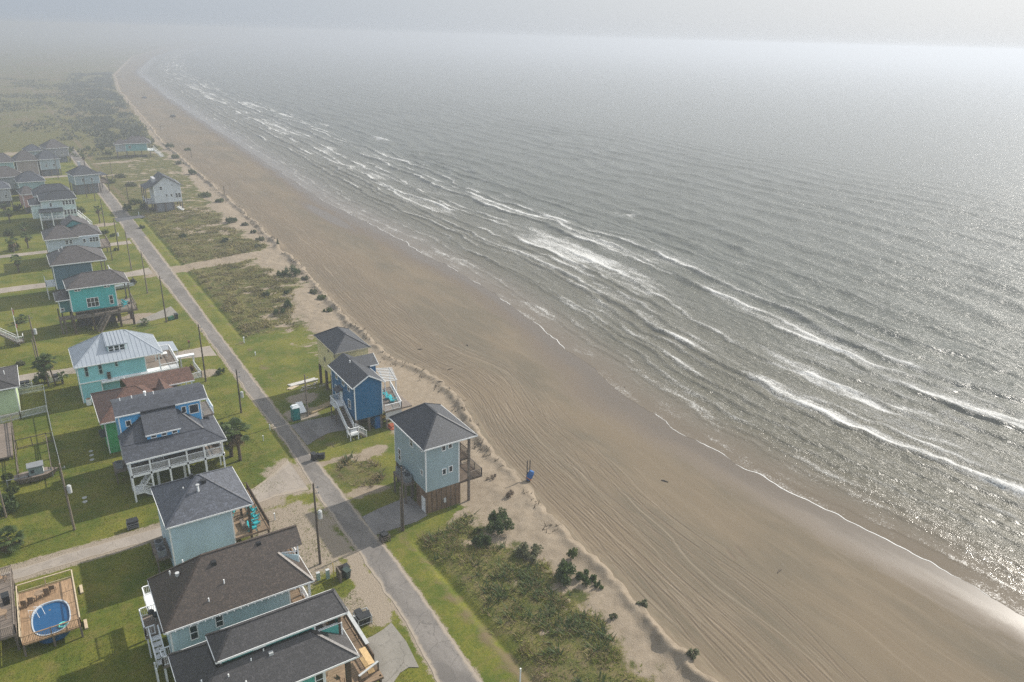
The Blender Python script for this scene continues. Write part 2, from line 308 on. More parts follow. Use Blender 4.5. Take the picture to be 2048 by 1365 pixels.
def sea_mat():
    t = NT('sea_water'); foam = t.attr('foam'); d = t.attr('offshore'); edge = t.attr('edge')
    f1 = t.noise(1.1, 5, .7, st=(1, .35, 1), dist=.8); f2 = t.noise(3.6, 5, .78, dist=1.2); f3 = t.noise(.33, 4, .6, st=(1, .2, 1), dist=.7)
    r1 = t.noise(.55, 4, .6, st=(1, .22, 1), dist=.4); r2 = t.noise(1.7, 4, .7, st=(1, .4, 1), dist=.5); r3 = t.noise(5, 3, .7, st=(1, .55, 1))
    col = t.mix(t.mr(d, 0, 14), (.125, .098, .066, 1), (.105, .098, .070, 1)); col = t.mix(t.mr(d, 12, 70), col, (.085, .090, .070, 1))
    ff = t.math('ADD', foam, t.math('ADD', t.math('MULTIPLY', t.math('SUBTRACT', f1, .5), .9), t.math('ADD', t.math('MULTIPLY', t.math('SUBTRACT', f2, .5), 3.0), t.math('MULTIPLY', t.math('SUBTRACT', f3, .5), 1.2))))
    fm = t.math('MULTIPLY', t.mr(ff, .38, 1.05), .85)
    fe = t.mr(t.math('ADD', edge, t.math('MULTIPLY', t.math('SUBTRACT', f1, .5), .7)), .6, .8)
    fa = t.math('MAXIMUM', fm, fe)
    col = t.mix(fa, col, (.66, .66, .64, 1))
    h = t.math('ADD', t.math('MULTIPLY', r1, 1.0), t.math('ADD', t.math('MULTIPLY', r2, .62), t.math('MULTIPLY', r3, .03)))
    h = t.math('ADD', h, t.math('MULTIPLY', fm, .12))
    bp = t.bump(h, .5, .6); t.put(t.mr(d, 1, 14, .06, 1.0), bp.inputs['Strength'])
    t.b.inputs['IOR'].default_value = 1.33
    rs = t.mr(fa, 0, 1, t.mr(d, 2, 16, .12, .30), .75, False)
    return t.done(col, rs, .5)

# land
colsL = np.concatenate([-np.geomspace(3000, 12, 40), np.linspace(-11, 26, 90), np.linspace(26.2, 1000, 1)[:0]])
u = np.linspace(0, 1, 170)
Yg = ROWS[:, None]
Xr = 26.3+(Dn(Yg)-26.3)*u[None, :]
X = np.concatenate([np.repeat(colsL[None, :], len(ROWS), 0), Xr], 1); Y = np.repeat(Yg, X.shape[1], 1)
D = Dn(Y); tin = D-X
wn = curve(SANDW, Y)*(.55+.9*fbm(X/9, Y/9, 3))
a_sand = np.clip((wn-tin)/5+.5, 0, 1)*ss(X, 27, 33)*(1-.0*Y)
a_sand = np.where(Y > 300, np.clip((wn-tin)/3+.5, 0, 1), a_sand)
a_sand = np.maximum(a_sand, pathmask(X, Y))
WX = fbm(X/2.6, Y/2.6, 4); WY_ = fbm(X/2.6+40, Y/2.6+9, 4)
def blob(cx, cy, rx_, ry_, ang=0):
    dx = X-cx+3.2*(WX-.5)*min(1, max(rx_, ry_)/3); dy = Y-cy+3.2*(WY_-.5)*min(1, max(rx_, ry_)/3); c_, s_ = math.cos(ang), math.sin(ang); a = dx*c_+dy*s_; b = -dx*s_+dy*c_
    return np.clip(1.5-np.sqrt((a/rx_)**2+(b/ry_)**2)*1.0, 0, 1)
for b in [(45, 150, 7, 4), (50, 158, 5, 6), (44, 236, 9, 2.2), (40, 230, 7, 1.2), (52, 232, 6, 2), (46, 258, 8, 1.5), (31, 89.5, 4, .8), (36, 89, 3, 1.2), (32, 79.5, 2.5, 1.1), (42, 51.5, 2.5, 1.0), (38.5, 63, 2, 1), (40, 69, 3, .7), (37.5, 47, 1.6, .7),
          (48, 300, 9, 1.5), (43, 322, 10, 1.2), (34, 340, 6, 1.5), (5, 415, 14, 6), (40, 372, 10, 3), (60, 440, 16, 1.5), (50, 420, 16, 1.5)]:
    a_sand = np.maximum(a_sand, blob(*b)*.95)
a_sand = np.maximum(a_sand, .62*ss(fbm(X/5.5+3, Y/2.0+7, 4), .52, .66)*ss(X, 36, 41)*(Y > 125)*(Y < 420)); a_sand = np.maximum(a_sand, .55*ss(fbm(X/2.5+3, Y/2.0+7, 4), .58, .7)*ss(X, 34, 37)*(Y < 70))
a_grav = np.zeros_like(X)
for b in [(20.5, 75, 5.2, 7.5), (18.5, 70.5, 5, 4), (23.0, 60.2, 2.6, 2.9), (20.5, 60.5, 2.6, 2.2), (23.8, 88, 2.4, 5), (24.6, 66, 1.2, 8), (18, 85, 6, 1.5), (31, 105, 3.2, 2.4), (33, 110, 2.6, 2), (20, 252, 4, 2), (16.5, 162, 4, 3), (22, 128, 2, 2)]:
    a_grav = np.maximum(a_grav, blob(*b))
rd_l = curve([(20, 24.0), (48, 24.4), (56, 25.1), (65, 25.4), (82, 25.5), (96, 26.2), (116, 26.0), (152, 26.0), (197, 25.0), (243, 25.2), (291, 25), (420, 24)], Y); rd_r = curve([(30, 27.8), (45, 27.8), (64, 28.5), (83, 28.3), (105, 28.3), (148, 28.4), (194, 29), (251, 29.1), (293, 29.1), (420, 28)], Y)
edge = np.exp(-np.clip(np.maximum(rd_l-X, X-rd_r), 0, 9)/.55)*(Y < 430)
a_grav = np.maximum(a_grav, edge*.72)
a_grav = np.maximum(a_grav, ss(2.0-np.abs(Y-84.4), -.5, .6)*.8*ss(-X, -24, -20))
scr = ss(X, 32.2, 33.4)*(1-ss(Y, 66.5, 69.5)*ss(-Y, -143, -140)); scr = np.maximum(scr, blob(32.3, 85, 3, 4.2)*1.2)
scr = np.maximum(scr, ss(Y, 262, 280)*ss(X, 27, 30)); scr = np.maximum(scr, ss(Y, 390, 430))
scr = np.clip(np.maximum(scr, .55*ss(-X, 20, 60)), 0, 1)*(1-pathmask(X, Y))
dryv = np.clip(fbm(X/14, Y/14, 4)*1.1-.25, 0, 1)*(.35+.5*scr)+.35*np.exp(-((X-31.2)/1.0)**2)+.5*ss(Y, 420, 600)*fbm(X/60, Y/60, 3)
dryv = dryv+.25*blob(31, 45, 3, 14)
Zl = land_h(X, Y); Zl = np.where(X < 26, -.008-.014*fbm(X/1.5, Y/1.5, 2), Zl)
V = np.stack([X, Y, Zl], -1).reshape(-1, 3)
go = npmesh('ground', V, grid_faces(*X.shape), ground_mat(), dict(sand=a_sand, scrub=scr, dry=dryv, gravel=a_grav))
tag(go, 'grassy coastal land with lawns, dune scrub and sandy patches behind the beach', 'ground', kind='structure')

# beach with tyre ruts pressed into the sand
yb = ROWS; Yb = np.repeat(yb[:, None], 330, 1); ub = np.concatenate([np.linspace(0, .62, 250)[:-1], np.linspace(.62, 1.55, 81)])[None, :]
Db = Dn(Yb); Wb = Sh(Yb)-Db; Xb = Db+ub*Wb; Vb = Xb-Dn0(Yb)
trk = np.zeros_like(Xb)
def rut(x, wd): a = np.abs(x)/wd; return np.where(a < 1, 1.0, 0)*(1-a*a) - .55*np.exp(-((a-1.35)/.35)**2)
fade = 1-ss(Yb, 330, 620)
for k in range(84):
    r0 = random.random()
    base = .7+13.5*r0**1.25; L = random.uniform(26, 90); ph = random.uniform(0, 6.3); A = random.uniform(.15, 1.9)*(.35+base/14)
    cen = base+A*np.sin(yb/L*6.28+ph)+.35*np.sin(yb/17+ph*2)*random.random()+(yb-90)*random.uniform(-.035, .035)
    cen = .5+np.abs(cen-.5)
    if k > 45:
        y0 = random.uniform(30, 240); cen = cen+np.clip(random.uniform(.05, .22)*(yb-y0), -6, 9)*np.exp(-((yb-y0)/70)**2)
    y0 = random.uniform(-40, 200); y1 = y0+random.uniform(70, 500)
    on = (ss(yb, y0, y0+6)*(1-ss(yb, y1, y1+8)))[:, None]
    st = random.uniform(.2, 1.0)
    for off in (-.8, .8):
        trk = trk+rut(Vb-(cen+off)[:, None], random.choice([.11, .13, .16]))*st*on*(1 if k % 3 else (.75+.25*np.sign(np.sin(yb*22)))[:, None])
# disturbed lanes near the dune foot
lane = (np.sin(Vb*7.5+6*fbm(Vb/6, Yb/60, 2))*.22*ss(fbm(Vb/2.5, Yb/45+9, 3), .4, .62))*ss(Vb, .6, 2)*(1-ss(Vb, 10, 16))
for (px, py) in ((1462, 1110), (1481, 1103), (700, 468), (712, 466), (905, 678), (925, 688)):
    gx, gy = G(px, py, -.2); dvx = Xb-gx; dvy = Yb-gy; aa = dvx*.3+dvy*.95; bb2 = dvx*.95-dvy*.3; trk += 1.4*np.exp(-(aa/1.1)**4-(bb2/.25)**2)
trk = np.clip(trk+lane, -1.3, 1.6)*fade
zb = land_h(Xb, Yb)-.035*np.clip(trk, -1, 1.2)*ss(Vb, .3, 1)
wig = 1.3*(fbm(Yb/13, Yb*0+2.5, 3)-.5)*2
wetw = curve([(-40, 9), (40, 9), (70, 10), (90, 13), (120, 8), (160, 9), (190, 12), (230, 14), (260, 9), (330, 8), (600, 9), (8000, 12)], Yb)
wet = np.clip(1-(Sh(Yb)+wig-Xb)/wetw, 0, 1.2)
pond = np.exp(-(((Xb-83.5)/3.0)**2+((Yb-235)/26)**2)); wet = np.maximum(wet, pond*1.2)
bo = npmesh('beach', np.stack([Xb, Yb, zb], -1).reshape(-1, 3), grid_faces(*Xb.shape), beach_mat(), dict(wet=wet, track=trk, across=Vb))
tag(bo, 'wide sandy beach with tyre tracks along the dune and wet sand by the water', 'beach', kind='structure')

# sea
dcol = np.concatenate([np.linspace(0, 3, 16), np.linspace(3.3, 85, 235), np.arange(85.9, 290, .9), 290+np.geomspace(1.2, 5200, 70)])
Ys = np.repeat(ROWS[:, None], len(dcol), 1); sw = Sh(Ys)+1.3*(fbm(Ys/13, Ys*0+2.5, 3)-.5)*2+.55*(fbm(Ys/2.6, Ys*0+8, 3)-.5)*2
d = np.repeat(dcol[None, :], len(ROWS), 0); Xs = sw+d
h = np.zeros_like(d); foam = np.zeros_like(d)
crests = [(3.0, .04, .4, 1.2), (5.5, .07, .5, 1.2), (8.2, .09, .5, 1.2), (10.8, .13, .6, 1.5), (13.8, .15, .6, 1.5), (17.5, .26, .8, 2.2), (20.5, .2, .7, 2), (23.5, .30, .9, 3.5), (27.5, .26, .8, 2.5), (31.5, .45, 1.0, 7.5), (36, .30, .9, 3), (40, .34, 1.0, 4), (46.5, .58, 1.2, 7), (52, .36, 1.1, 3), (57, .5, 1.4, 2.5), (63, .36, 1.3, 2), (69, .42, 1.6, 2), (77, .4, 1.7, 2)]
for k, (d0, A, wd, fl) in enumerate(crests):
    dk = d0+(2.2+d0*.05)*(fbm(Ys/46+k*3.1, Ys*0+k*7.7, 3)-.5)*2+.8*(fbm(Ys/9+k, Ys*0+k*2.2, 2)-.5)
    am = ss(fbm(Ys/60+k*5.3, Ys*0+k*1.9, 3), .18, .48); A = A*(1.7 if d0 < 25 else 1.0)
    s = d-dk
    h += A*am*np.where(s < 0, np.exp(-(s/(wd*.42))**2), np.exp(-(s/(wd*1.9))**2))
    fm = ss(fbm(Ys/30+k*2.3+11, d/16+k*4.1, 3), .38, .62)
    if fl > 2: foam += fm*(.26+.30*(fl > 5))*ss(s, -.4, .5)*np.exp(-np.clip(s-.5, 0, 99)/(fl*1.3))*(.6+.4*am)
    foam += .5*am*np.exp(-((s-.4)/.7)**2)*ss(fbm(Ys/9+k, Ys*0+k, 3), .28, .6)*(1.0 if fl > 2 else .75)
near = np.exp(-d/7)*.40*ss(fbm(Ys/7, d/3, 3), .35, .65)
foam += near
mid = .5*np.exp(-((d-34)/16)**2)*(1-.6*ss(Ys, 150, 420))*(1+.7*(1-ss(Ys, 60, 125)))*ss(fbm(Ys/34, d/5, 4), .44, .66); foam += mid
nearby = 1-ss(Ys, 500, 1500)
for (px, py, ry, rdd, a) in [(500, 210, 22, 3.5, 1), (575, 232, 14, 3, 1), (650, 250, 12, 2, .8), (760, 280, 12, 2.5, .95), (1250, 430, 5, 3.5, .9), (640, 252, 9, 2, .6), (890, 310, 9, 2, .7), (1480, 530, 2.5, 1.6, .4), (420, 195, 20, 3, .9)]:
    gx, gy = G(px, py, SEA); foam += a*np.exp(-((Ys-gy)/ry)**2-((Xs-gx+.0*(Ys-gy))/rdd)**2)*ss(fbm(Ys/5, d/3, 3), .25, .55)
sw_ph = d/13*6.28+5*fbm(Ys/60, d/70, 3)*6.28*.5+Ys*.012
sw2 = d/7.2*6.28+4*fbm(Ys/34+9, d/40, 3)*6.28*.5-Ys*.03
swell = ((.5+.5*np.sin(sw_ph))**2.4*(.25+.6*fbm(Ys/38+3, d/26, 3))+(.5+.5*np.sin(sw2))**2*.26*fbm(Ys/22+5, d/14, 3))*ss(d, 38, 70)*(1-ss(d, 190, 300))
chop = (fbm(d/2.2, Ys/6.0, 4)-.5)*.6*ss(d, 4, 30)*(1-ss(d, 150, 290))
h = h+swell+chop; foam = np.clip(foam, 0, 1.15)
hb = land_h(Xs, Ys)
Zs = np.maximum(SEA, hb+.015)*np.where(d < 6, 1, 1)+h*ss(d, .5, 4)
Zs = np.where(d < 8, np.maximum(np.minimum(Zs, 2), hb+.012), Zs); Zs = np.where(d >= 8, SEA+h*ss(d, .5, 4), Zs)
edg = np.exp(-(d/.2)**2)*ss(fbm(Ys/11, Ys*0+4, 3), .25, .5)*(1-ss(Ys, 160, 420))*1.3
wo_ = npmesh('sea', np.stack([Xs, Ys, Zs], -1).reshape(-1, 3), grid_faces(*d.shape), sea_mat(), dict(foam=foam, offshore=d, edge=edg))
tag(wo_, 'grey green sea with white breaker lines rolling in and sun glitter', 'water', kind='structure')
# sea floor / sand under everything else
fl = MB().add([(-9000, -9000, -3.2), (9000, -9000, -3.2), (9000, 9000, -3.2), (-9000, 9000, -3.2)], [(0, 1, 2, 3)])
single('seabed', fl, paint('seabed_sand', (.12, .10, .07, 1), .9), (0, 0, 0), 'dark sandy sea bottom beneath the water', 'terrain', kind='structure')

# ---------------------------------------------------------------- roads, drives, slabs
def asphalt(name, c, c2, worn=True):
    t = NT(name); a = t.noise(.35, 5, .65, st=(1, .4, 1)); b = t.noise(10, 3, .7); g = t.noise(1.3, 4, .6); e = t.attr('edge')
    col = t.mix(t.mr(a, .3, .7), c, c2); col = t.mix(t.mr(b, .3, .75, 0, .45), col, sc(c, .55)); col = t.mix(t.mr(g, .55, .75, 0, .5), col, sc(c, .7))
    vo = t.n('ShaderNodeTexVoronoi'); vo.feature = 'DISTANCE_TO_EDGE'; vo.inputs['Scale'].default_value = .42; wv_ = t.noise(1.5, 3); mpv = t.n('ShaderNodeVectorMath'); mpv.operation = 'ADD'; t.l(t.tc, mpv.inputs[0]); t.l(wv_, mpv.inputs[1]); t.l(mpv.outputs[0], vo.inputs['Vector'])
    col = t.mix(t.math('MULTIPLY', t.mr(vo.outputs['Distance'], .02, .0), .55), col, sc(c, .4)); p2 = t.noise(.12, 3, .5, st=(1.5, .5, 1)); col = t.mix(t.mr(p2, .55, .62, 0, .45), col, sc(c, .72))
    if worn: col = t.mix(t.mr(t.math('ADD', e, t.math('MULTIPLY', t.math('SUBTRACT', g, .5), .9)), .35, .85), col, (.30, .255, .205, 1))
    t.bump(t.math('ADD', b, g), .35, .03); return t.done(col, .88, .2)
def strip(name, ys, xl, xr, z, mat, label, cat, n=9, jit=.22):
    ys = np.array(ys); xl = np.array(xl); xr = np.array(xr)
    xl = xl+jit*(fbm(ys/1.7, ys*0+3, 3)-.5)*2; xr = xr+jit*(fbm(ys/1.7, ys*0+9, 3)-.5)*2
    uu = np.linspace(0, 1, n); Xq = xl[:, None]+(xr-xl)[:, None]*uu; Yq = np.repeat(ys[:, None], n, 1); Zq = np.full_like(Xq, z)
    e = np.repeat((np.abs(uu-.5)*2)[None, :]**3, len(ys), 0)
    o = npmesh(name, np.stack([Xq, Yq, Zq], -1).reshape(-1, 3), grid_faces(len(ys), n), mat, dict(edge=e)); return tag(o, label, cat, kind='structure')
AS = asphalt('road_asphalt', (.148, .136, .126, 1), (.232, .212, .194, 1)); CO = asphalt('concrete_slab', (.215, .20, .175, 1), (.285, .265, .235, 1), False)
GR = asphalt('gravel_lane', (.27, .235, .20, 1), (.36, .315, .27, 1)); DK = asphalt('dark_drive', (.085, .088, .095, 1), (.13, .13, .14, 1), False)
PV = asphalt('pale_gravel', (.165, .155, .15, 1), (.25, .235, .225, 1), False)
ry = np.concatenate([np.arange(20, 300, .5), np.arange(300, 420, 2)])
strip('road', ry, curve([(20, 24.0), (48, 24.4), (56, 25.1), (65, 25.4), (82, 25.5), (96, 26.2), (116, 26.0), (152, 26.0), (197, 25.0), (243, 25.2), (291, 25), (420, 24)], ry), curve([(20, 27.8), (45, 27.8), (64, 28.5), (83, 28.3), (105, 28.3), (148, 28.4), (194, 29), (251, 29.1), (293, 29.1), (420, 28)], ry), .012, AS, 'worn grey asphalt lane running along the beach houses', 'road')
def cross(name, xs, yc, wd, z, mat, label, cat='road'):
    xs = np.array(xs, float); yc = np.array(yc, float); wd = np.array(wd, float); xx = np.arange(xs[0], xs[-1], .5)
    c = np.interp(xx, xs, yc); w_ = np.interp(xx, xs, wd); lo = c-w_/2+.25*(fbm(xx/1.6, xx*0+1, 3)-.5)*2; hi = c+w_/2+.25*(fbm(xx/1.6, xx*0+5, 3)-.5)*2
    uu = np.linspace(0, 1, 9); Yq = lo[:, None]+(hi-lo)[:, None]*uu; Xq = np.repeat(xx[:, None], 9, 1)
    e = np.repeat((np.abs(uu-.5)*2)[None, :]**3, len(xx), 0)
    o = npmesh(name, np.stack([Xq, Yq, np.full_like(Xq, z)], -1).reshape(-1, 3), grid_faces(len(xx), 9), mat, dict(edge=e)); return tag(o, label, cat, kind='structure')
cross('side_road', [-60, -8, 7, 16, 21, 25.4], [84, 84.2, 84.2, 85.3, 87.0, 88.5], [2.0, 1.9, 2.0, 2.6, 4.5, 9], .006, GR, 'pale gravel side lane meeting the asphalt road beside the light blue house')
cross('side_road', [-80, -7, 4, 20, 25], [195, 195, 195, 195.3, 196], [4, 4.2, 3.8, 4.2, 6.5], .006, GR, 'pale side lane crossing behind the dark teal house')
cross('driveway', [-60, -7, 4, 17, 26], [141.5, 141.0, 139.8, 138.6, 137.5], [3, 3.0, 2.8, 3, 5.5], .006, GR, 'sandy drive leading past the metal roofed house to the road', 'driveway')
cross('side_road', [-80, 0, 15, 25], [226, 226, 226.5, 227], [3, 3, 3, 4], .006, GR, 'narrow far side lane between the houses')
cross('side_road', [-80, 0, 25], [345, 345, 345], [4, 4, 4], .006, GR, 'distant pale lane near the hazy houses')
cross('driveway', [24.5, 30, 36, 44], [257, 258.5, 259.5, 260], [6, 4.5, 4, 4], .02, DK, 'dark tarmac drive in front of the white gabled house', 'driveway')
def polyflat(name, pts, z, mat, label, cat='driveway', h=.02):
    mb = MB().slab([(p[0], p[1], z) for p in pts], h)
    return single(name, mb, mat, (0, 0, 0), label, cat, kind='structure')
pf = lambda l, z=0: [G(*q, z) for q in l]
polyflat('concrete_drive', [(20.1, 55.8), (21.6, 55.85), (22.8, 56.1), (23.95, 56.6), (24.1, 53.4), (23.7, 49.9), (22.9, 50.4), (21.9, 50.2), (20.8, 49.4), (19.9, 48.2)], .05, CO, 'grey concrete drive slab beside the green timber deck')
polyflat('concrete_drive', [(17, 161.2), (23.6, 166.6), (24.0, 160.6), (15, 158.8)], .03, CO, 'pale concrete drive beside the teal house on piles')
polyflat('gravel_drive', [(28.5, 75.0), (31, 75.6), (35.5, 76.2), (35.5, 71.2), (33.8, 70.7), (28.4, 70.8)], .03, PV, 'grey gravel drive under the sea green house')
polyflat('gravel_drive', [(28.5, 102.3), (31, 102.6), (36, 102), (36, 96.7), (32.5, 97.2), (30.4, 96.3), (28.6, 95.2)], .03, PV, 'grey gravel drive in front of the dark blue house')
polyflat('gravel_drive', [(14.5, 61.5), (18.5, 62.4), (20.0, 59.6), (19.6, 58), (14.5, 57.5)], .03, PV, 'grey gravel pad between the brown roofed house and the road')
polyflat('concrete_drive', [(24.0, 232), (27, 262), (29, 262), (29.2, 232)], .018, AS, 'worn asphalt patch at the far lane junction')

# ---------------------------------------------------------------- houses
WHITE = paint('white_trim', (.80, .81, .80, 1), .5, .05); GLASS = glassm(); DKW = wood('dark_timber', (.10, .072, .052, 1), 'Z', .8); PILE = wood('grey_piling', (.17, .14, .115, 1), 'Z', .01)
DECKG = wood('weathered_deck', (.22, .18, .15, 1), 'Y', 1.1); DECKB = wood('brown_deck', (.27, .19, .125, 1), 'Y', 1.1); TURQ = paint('turquoise_plastic', (.03, .36, .40, 1), .45); BLACK = paint('black_plastic', (.025, .027, .03, 1), .45)
STEEL = paint('pale_metal', (.45, .46, .46, 1), .4, .1); GREY = paint('grey_metal', (.20, .21, .22, 1), .5); TAN = paint('pale_board', (.50, .41, .29, 1), .7); RAILW = paint('white_railing', (.78, .79, .79, 1), .55, .05)
class House(Thing):
    def wall(s, x0, x1, y0, y1, z0, z1, m, corners=True, name='wall', label=None):
        ob = s.part(name, MB().box(x0, x1, y0, y1, z0, z1), m, label=label)
        if corners:
            e = .012; wd = .13
            for x in (x0, x1):
                for y in (y0, y1):
                    sx = 1 if x == x0 else -1; sy = 1 if y == y0 else -1
                    ax, bx = sorted((x-sx*e, x+sx*wd)); ay, by = sorted((y-sy*e, y+sy*wd)); s.part('corner_trim', MB().box(ax, bx, ay, by, z0+.01, z1-.01), WHITE, ob)
        return ob
    def piles(s, xs, ys, z1, r=.16, m=None, z0=-.3):
        for x in xs:
            for y in ys: s.part('pile', MB().box(x-r, x+r, y-r, y+r, z0, z1), m or PILE)
    def win(s, side, c, u0, u1, z0, z1, mull=0, m=None, name='window', sash=True):
        f = MB(); g = MB(); k = .09
        def bx(mb, a, b, za, zb, p0, p1):
            if side == '-y': mb.box(a, b, c-p1, c-p0, za, zb)
            elif side == '-x': mb.box(c-p1, c-p0, a, b, za, zb)
            elif side == '+x': mb.box(c+p0, c+p1, a, b, za, zb)
            else: mb.box(a, b, c+p0, c+p1, za, zb)
        bx(f, u0-k, u0, z0-k, z1+k, .0, .06); bx(f, u1, u1+k, z0-k, z1+k, .0, .06); bx(f, u0, u1, z1, z1+k, 0, .06); bx(f, u0, u1, z0-k, z0, 0, .075)
        if sash and z1-z0 > .8: bx(f, u0, u1, (z0+z1)/2-.03, (z0+z1)/2+.03, .012, .05)
        for i in range(mull): q = u0+(u1-u0)*(i+1)/(mull+1); bx(f, q-.045, q+.045, z0, z1, .012, .058)
        bx(g, u0, u1, z0, z1, .0, .022)
        w_ = s.part(name, f, m or WHITE); s.part('pane', g, GLASS, w_); return w_
    def hip(s, x0, x1, y0, y1, z, xa, xb, ya, yb, zr, m, fascia=WHITE, th=.16, seam=0, name='roof', ends='hh'):
        a, b, c_, d_ = (x0, y0, z), (x1, y0, z), (x1, y1, z), (x0, y1, z); P, Q = (xa, ya, zr), (xb, yb, zr)
        if abs(xa-xb) >= abs(ya-yb): faces = [[a, b, Q, P], [b, c_, Q], [c_, d_, P, Q], [d_, a, P]]
        else: faces = [[a, b, P], [b, c_, Q, P], [c_, d_, Q], [d_, a, P, Q]]
        return s.roofpoly(faces, [a, b, c_, d_], m, fascia, th, seam, name)
    def roofpoly(s, faces, ring, m, fascia=WHITE, th=.16, seam=0, name='roof', sof=True):
        mb = MB()
        for p in faces: mb.add(p, [tuple(range(len(p)))])
        low = [(p[0], p[1], p[2]-th) for p in ring]; n = len(ring)
        mb.add(list(ring)+low, [(i, i+n, (i+1) % n+n, (i+1) % n) for i in range(n)]+([tuple(range(2*n-1, n-1, -1))] if sof else []))
        ob = s.part(name, mb, m)
        if fascia:
            f = MB()
            for i in range(n):
                p, q = Vector(ring[i]), Vector(ring[(i+1) % n]); dz = Vector((0, 0, -th*.55)); o = (q-p).cross(Vector((0, 0, 1))); 
                if o.length < 1e-6: continue
                o = o.normalized()*.022; f.beam(p+dz+o, q+dz+o, .05, th*1.05)
            s.part('fascia', f, fascia, ob)
        cap = MB(); seen = {}
        for p in faces:
            for i in range(len(p)):
                k = tuple(sorted((p[i], p[(i+1) % len(p)]))); seen[k] = seen.get(k, 0)+1
        for (p, q), c_ in seen.items():
            if c_ > 1: cap.beam(Vector(p)+Vector((0, 0, .01)), Vector(q)+Vector((0, 0, .01)), .24, .05)
        if cap.v: s.part('ridge_cap', cap, m, ob)
        if seam:
            sm = MB()
            for p in faces:
                p = [Vector(q) for q in p]; nr = (p[1]-p[0]).cross(p[2]-p[1]).normalized(); hz = Vector((0, 0, 1)).cross(nr).normalized(); o = p[0]; us = [(q-o).dot(hz) for q in p]
                k = math.floor(min(us)/seam)+1
                while k*seam < max(us):
                    uq = k*seam; pts = []
                    for i in range(len(p)):
                        a_, b_ = us[i], us[(i+1) % len(p)]
                        if (a_-uq)*(b_-uq) < 0: pts.append(p[i].lerp(p[(i+1) % len(p)], (uq-a_)/(b_-a_)))
                    if len(pts) == 2 and (pts[0]-pts[1]).length > .2: sm.beam(pts[0]+nr*.02, pts[1]+nr*.02, .05, .05, nr)
                    k += 1
            s.part('roof_seam', sm, m, ob)
        return ob
    def vent(s, x, y, z, h=.35, r=.06, m=None): return s.part('roof_vent', MB().cyl(x, y, z-.3, z+h, r, 8), m or WHITE)
    def deck(s, x0, x1, y0, y1, z, m, th=.22): return s.part('deck', MB().box(x0, x1, y0, y1, z-th, z), m)
    def rails(s, pts, m=None, h=1.0, bal=.17): return s.part('railing', MB().rail(pts, h, bal=bal), m or RAILW)
    def stairs(s, p0, p1, wd, m, rail=None):
        p0, p1 = Vector(p0), Vector(p1); d_ = p1-p0; n = max(3, int(abs(d_.z)/.19)); hd = Vector((d_.x, d_.y, 0)).normalized(); sd = hd.cross(Vector((0, 0, 1))); mb = MB()
        for i in range(n): c_ = p0+d_*((i+.5)/n); mb.beam(c_-sd*wd/2, c_+sd*wd/2, d_.xy.length/n*1.05, .05)
        for k in (-1, 1): mb.beam(p0+sd*k*wd/2-Vector((0, 0, .12)), p1+sd*k*wd/2-Vector((0, 0, .12)), .06, .26)
        ob = s.part('stairs', mb, m)
        if rail:
            for k in (-1, 1): s.part('railing', MB().rail([p0+sd*k*wd/2, p1+sd*k*wd/2], .95), rail, ob)
        return ob
    def door(s, side, c, u0, u1, z0, z1, m):
        mb = MB(); f = MB(); h = MB()
        if side == '-y': mb.box(u0, u1, c-.04, c, z0, z1); h.box(u1-.14, u1-.08, c-.09, c-.04, (z0+z1)/2, (z0+z1)/2+.06)
        elif side == '-x': mb.box(c-.04, c, u0, u1, z0, z1); h.box(c-.09, c-.04, u0+.08, u0+.14, (z0+z1)/2, (z0+z1)/2+.06)
        else: mb.box(c, c+.04, u0, u1, z0, z1); h.box(c+.04, c+.09, u1-.14, u1-.08, (z0+z1)/2, (z0+z1)/2+.06)
        o = s.part('door', mb, m); s.part('handle', h, STEEL, o); return o
def ac_unit(loc, label, group='air conditioning units'):
    t = Thing('air_conditioner', loc, label, 'air conditioner', group); x, y, z = loc
    t.part('case', MB().box(x-.42, x+.42, y-.42, y+.42, z, z+.8), GREY); t.part('fan_grille', MB().cyl(x, y, z+.8, z+.86, .36, 16), BLACK); return t
def adirondack():
    t = Thing('deck_chair', (0, 0, 0), 'x', 'chair', 'turquoise deck chairs')
    s = MB(); [s.beam((-.3+.12*k, -.28, .38), (-.3+.12*k, .3, .28), .1, .03) for k in range(6)]; t.part('seat', s, TURQ)
    b = MB(); [b.beam((-.28+.14*k, .26, .28), (-.32+.16*k, .62, 1.0+.06*(2-abs(k-2))), .13, .03) for k in range(5)]; t.part('backrest', b, TURQ)
    for sx in (-1, 1):
        t.part('armrest', MB().beam((sx*.36, -.4, .56), (sx*.36, .42, .56), .14, .03), TURQ)
        t.part('leg', MB().beam((sx*.33, -.34, 0), (sx*.33, -.34, .55), .1, .04), TURQ); t.part('leg', MB().beam((sx*.33, -.3, .36), (sx*.33, .6, .0), .04, .12), TURQ)
    return t
_chair = adirondack(); _first = [True]
def chair(x, y, z, rz, label):
    if _first[0]: _first[0] = False; r = _chair.r; r.location = (x, y, z); r.rotation_euler = (0, 0, rz); r['label'] = label; return r
    return copy_thing(_chair.r, (x, y, z), rz, label)

SH_DK = shingle('charcoal_shingles', (0.030, 0.034, 0.043, 1)); SH_GR = shingle('grey_shingles', (0.066, 0.073, 0.092, 1)); SH_BR = shingle('brown_shingles', (0.055, 0.039, 0.029, 1)); SH_DB = shingle('dark_brown_shingles', (0.038, 0.035, 0.036, 1)); SH_RB = shingle('rust_brown_shingles', (0.095, 0.045, 0.030, 1)); SH_SL = shingle('slate_shingles', (0.045, 0.050, 0.064, 1)); SH_TP = shingle('taupe_shingles', (0.065, 0.057, 0.056, 1))

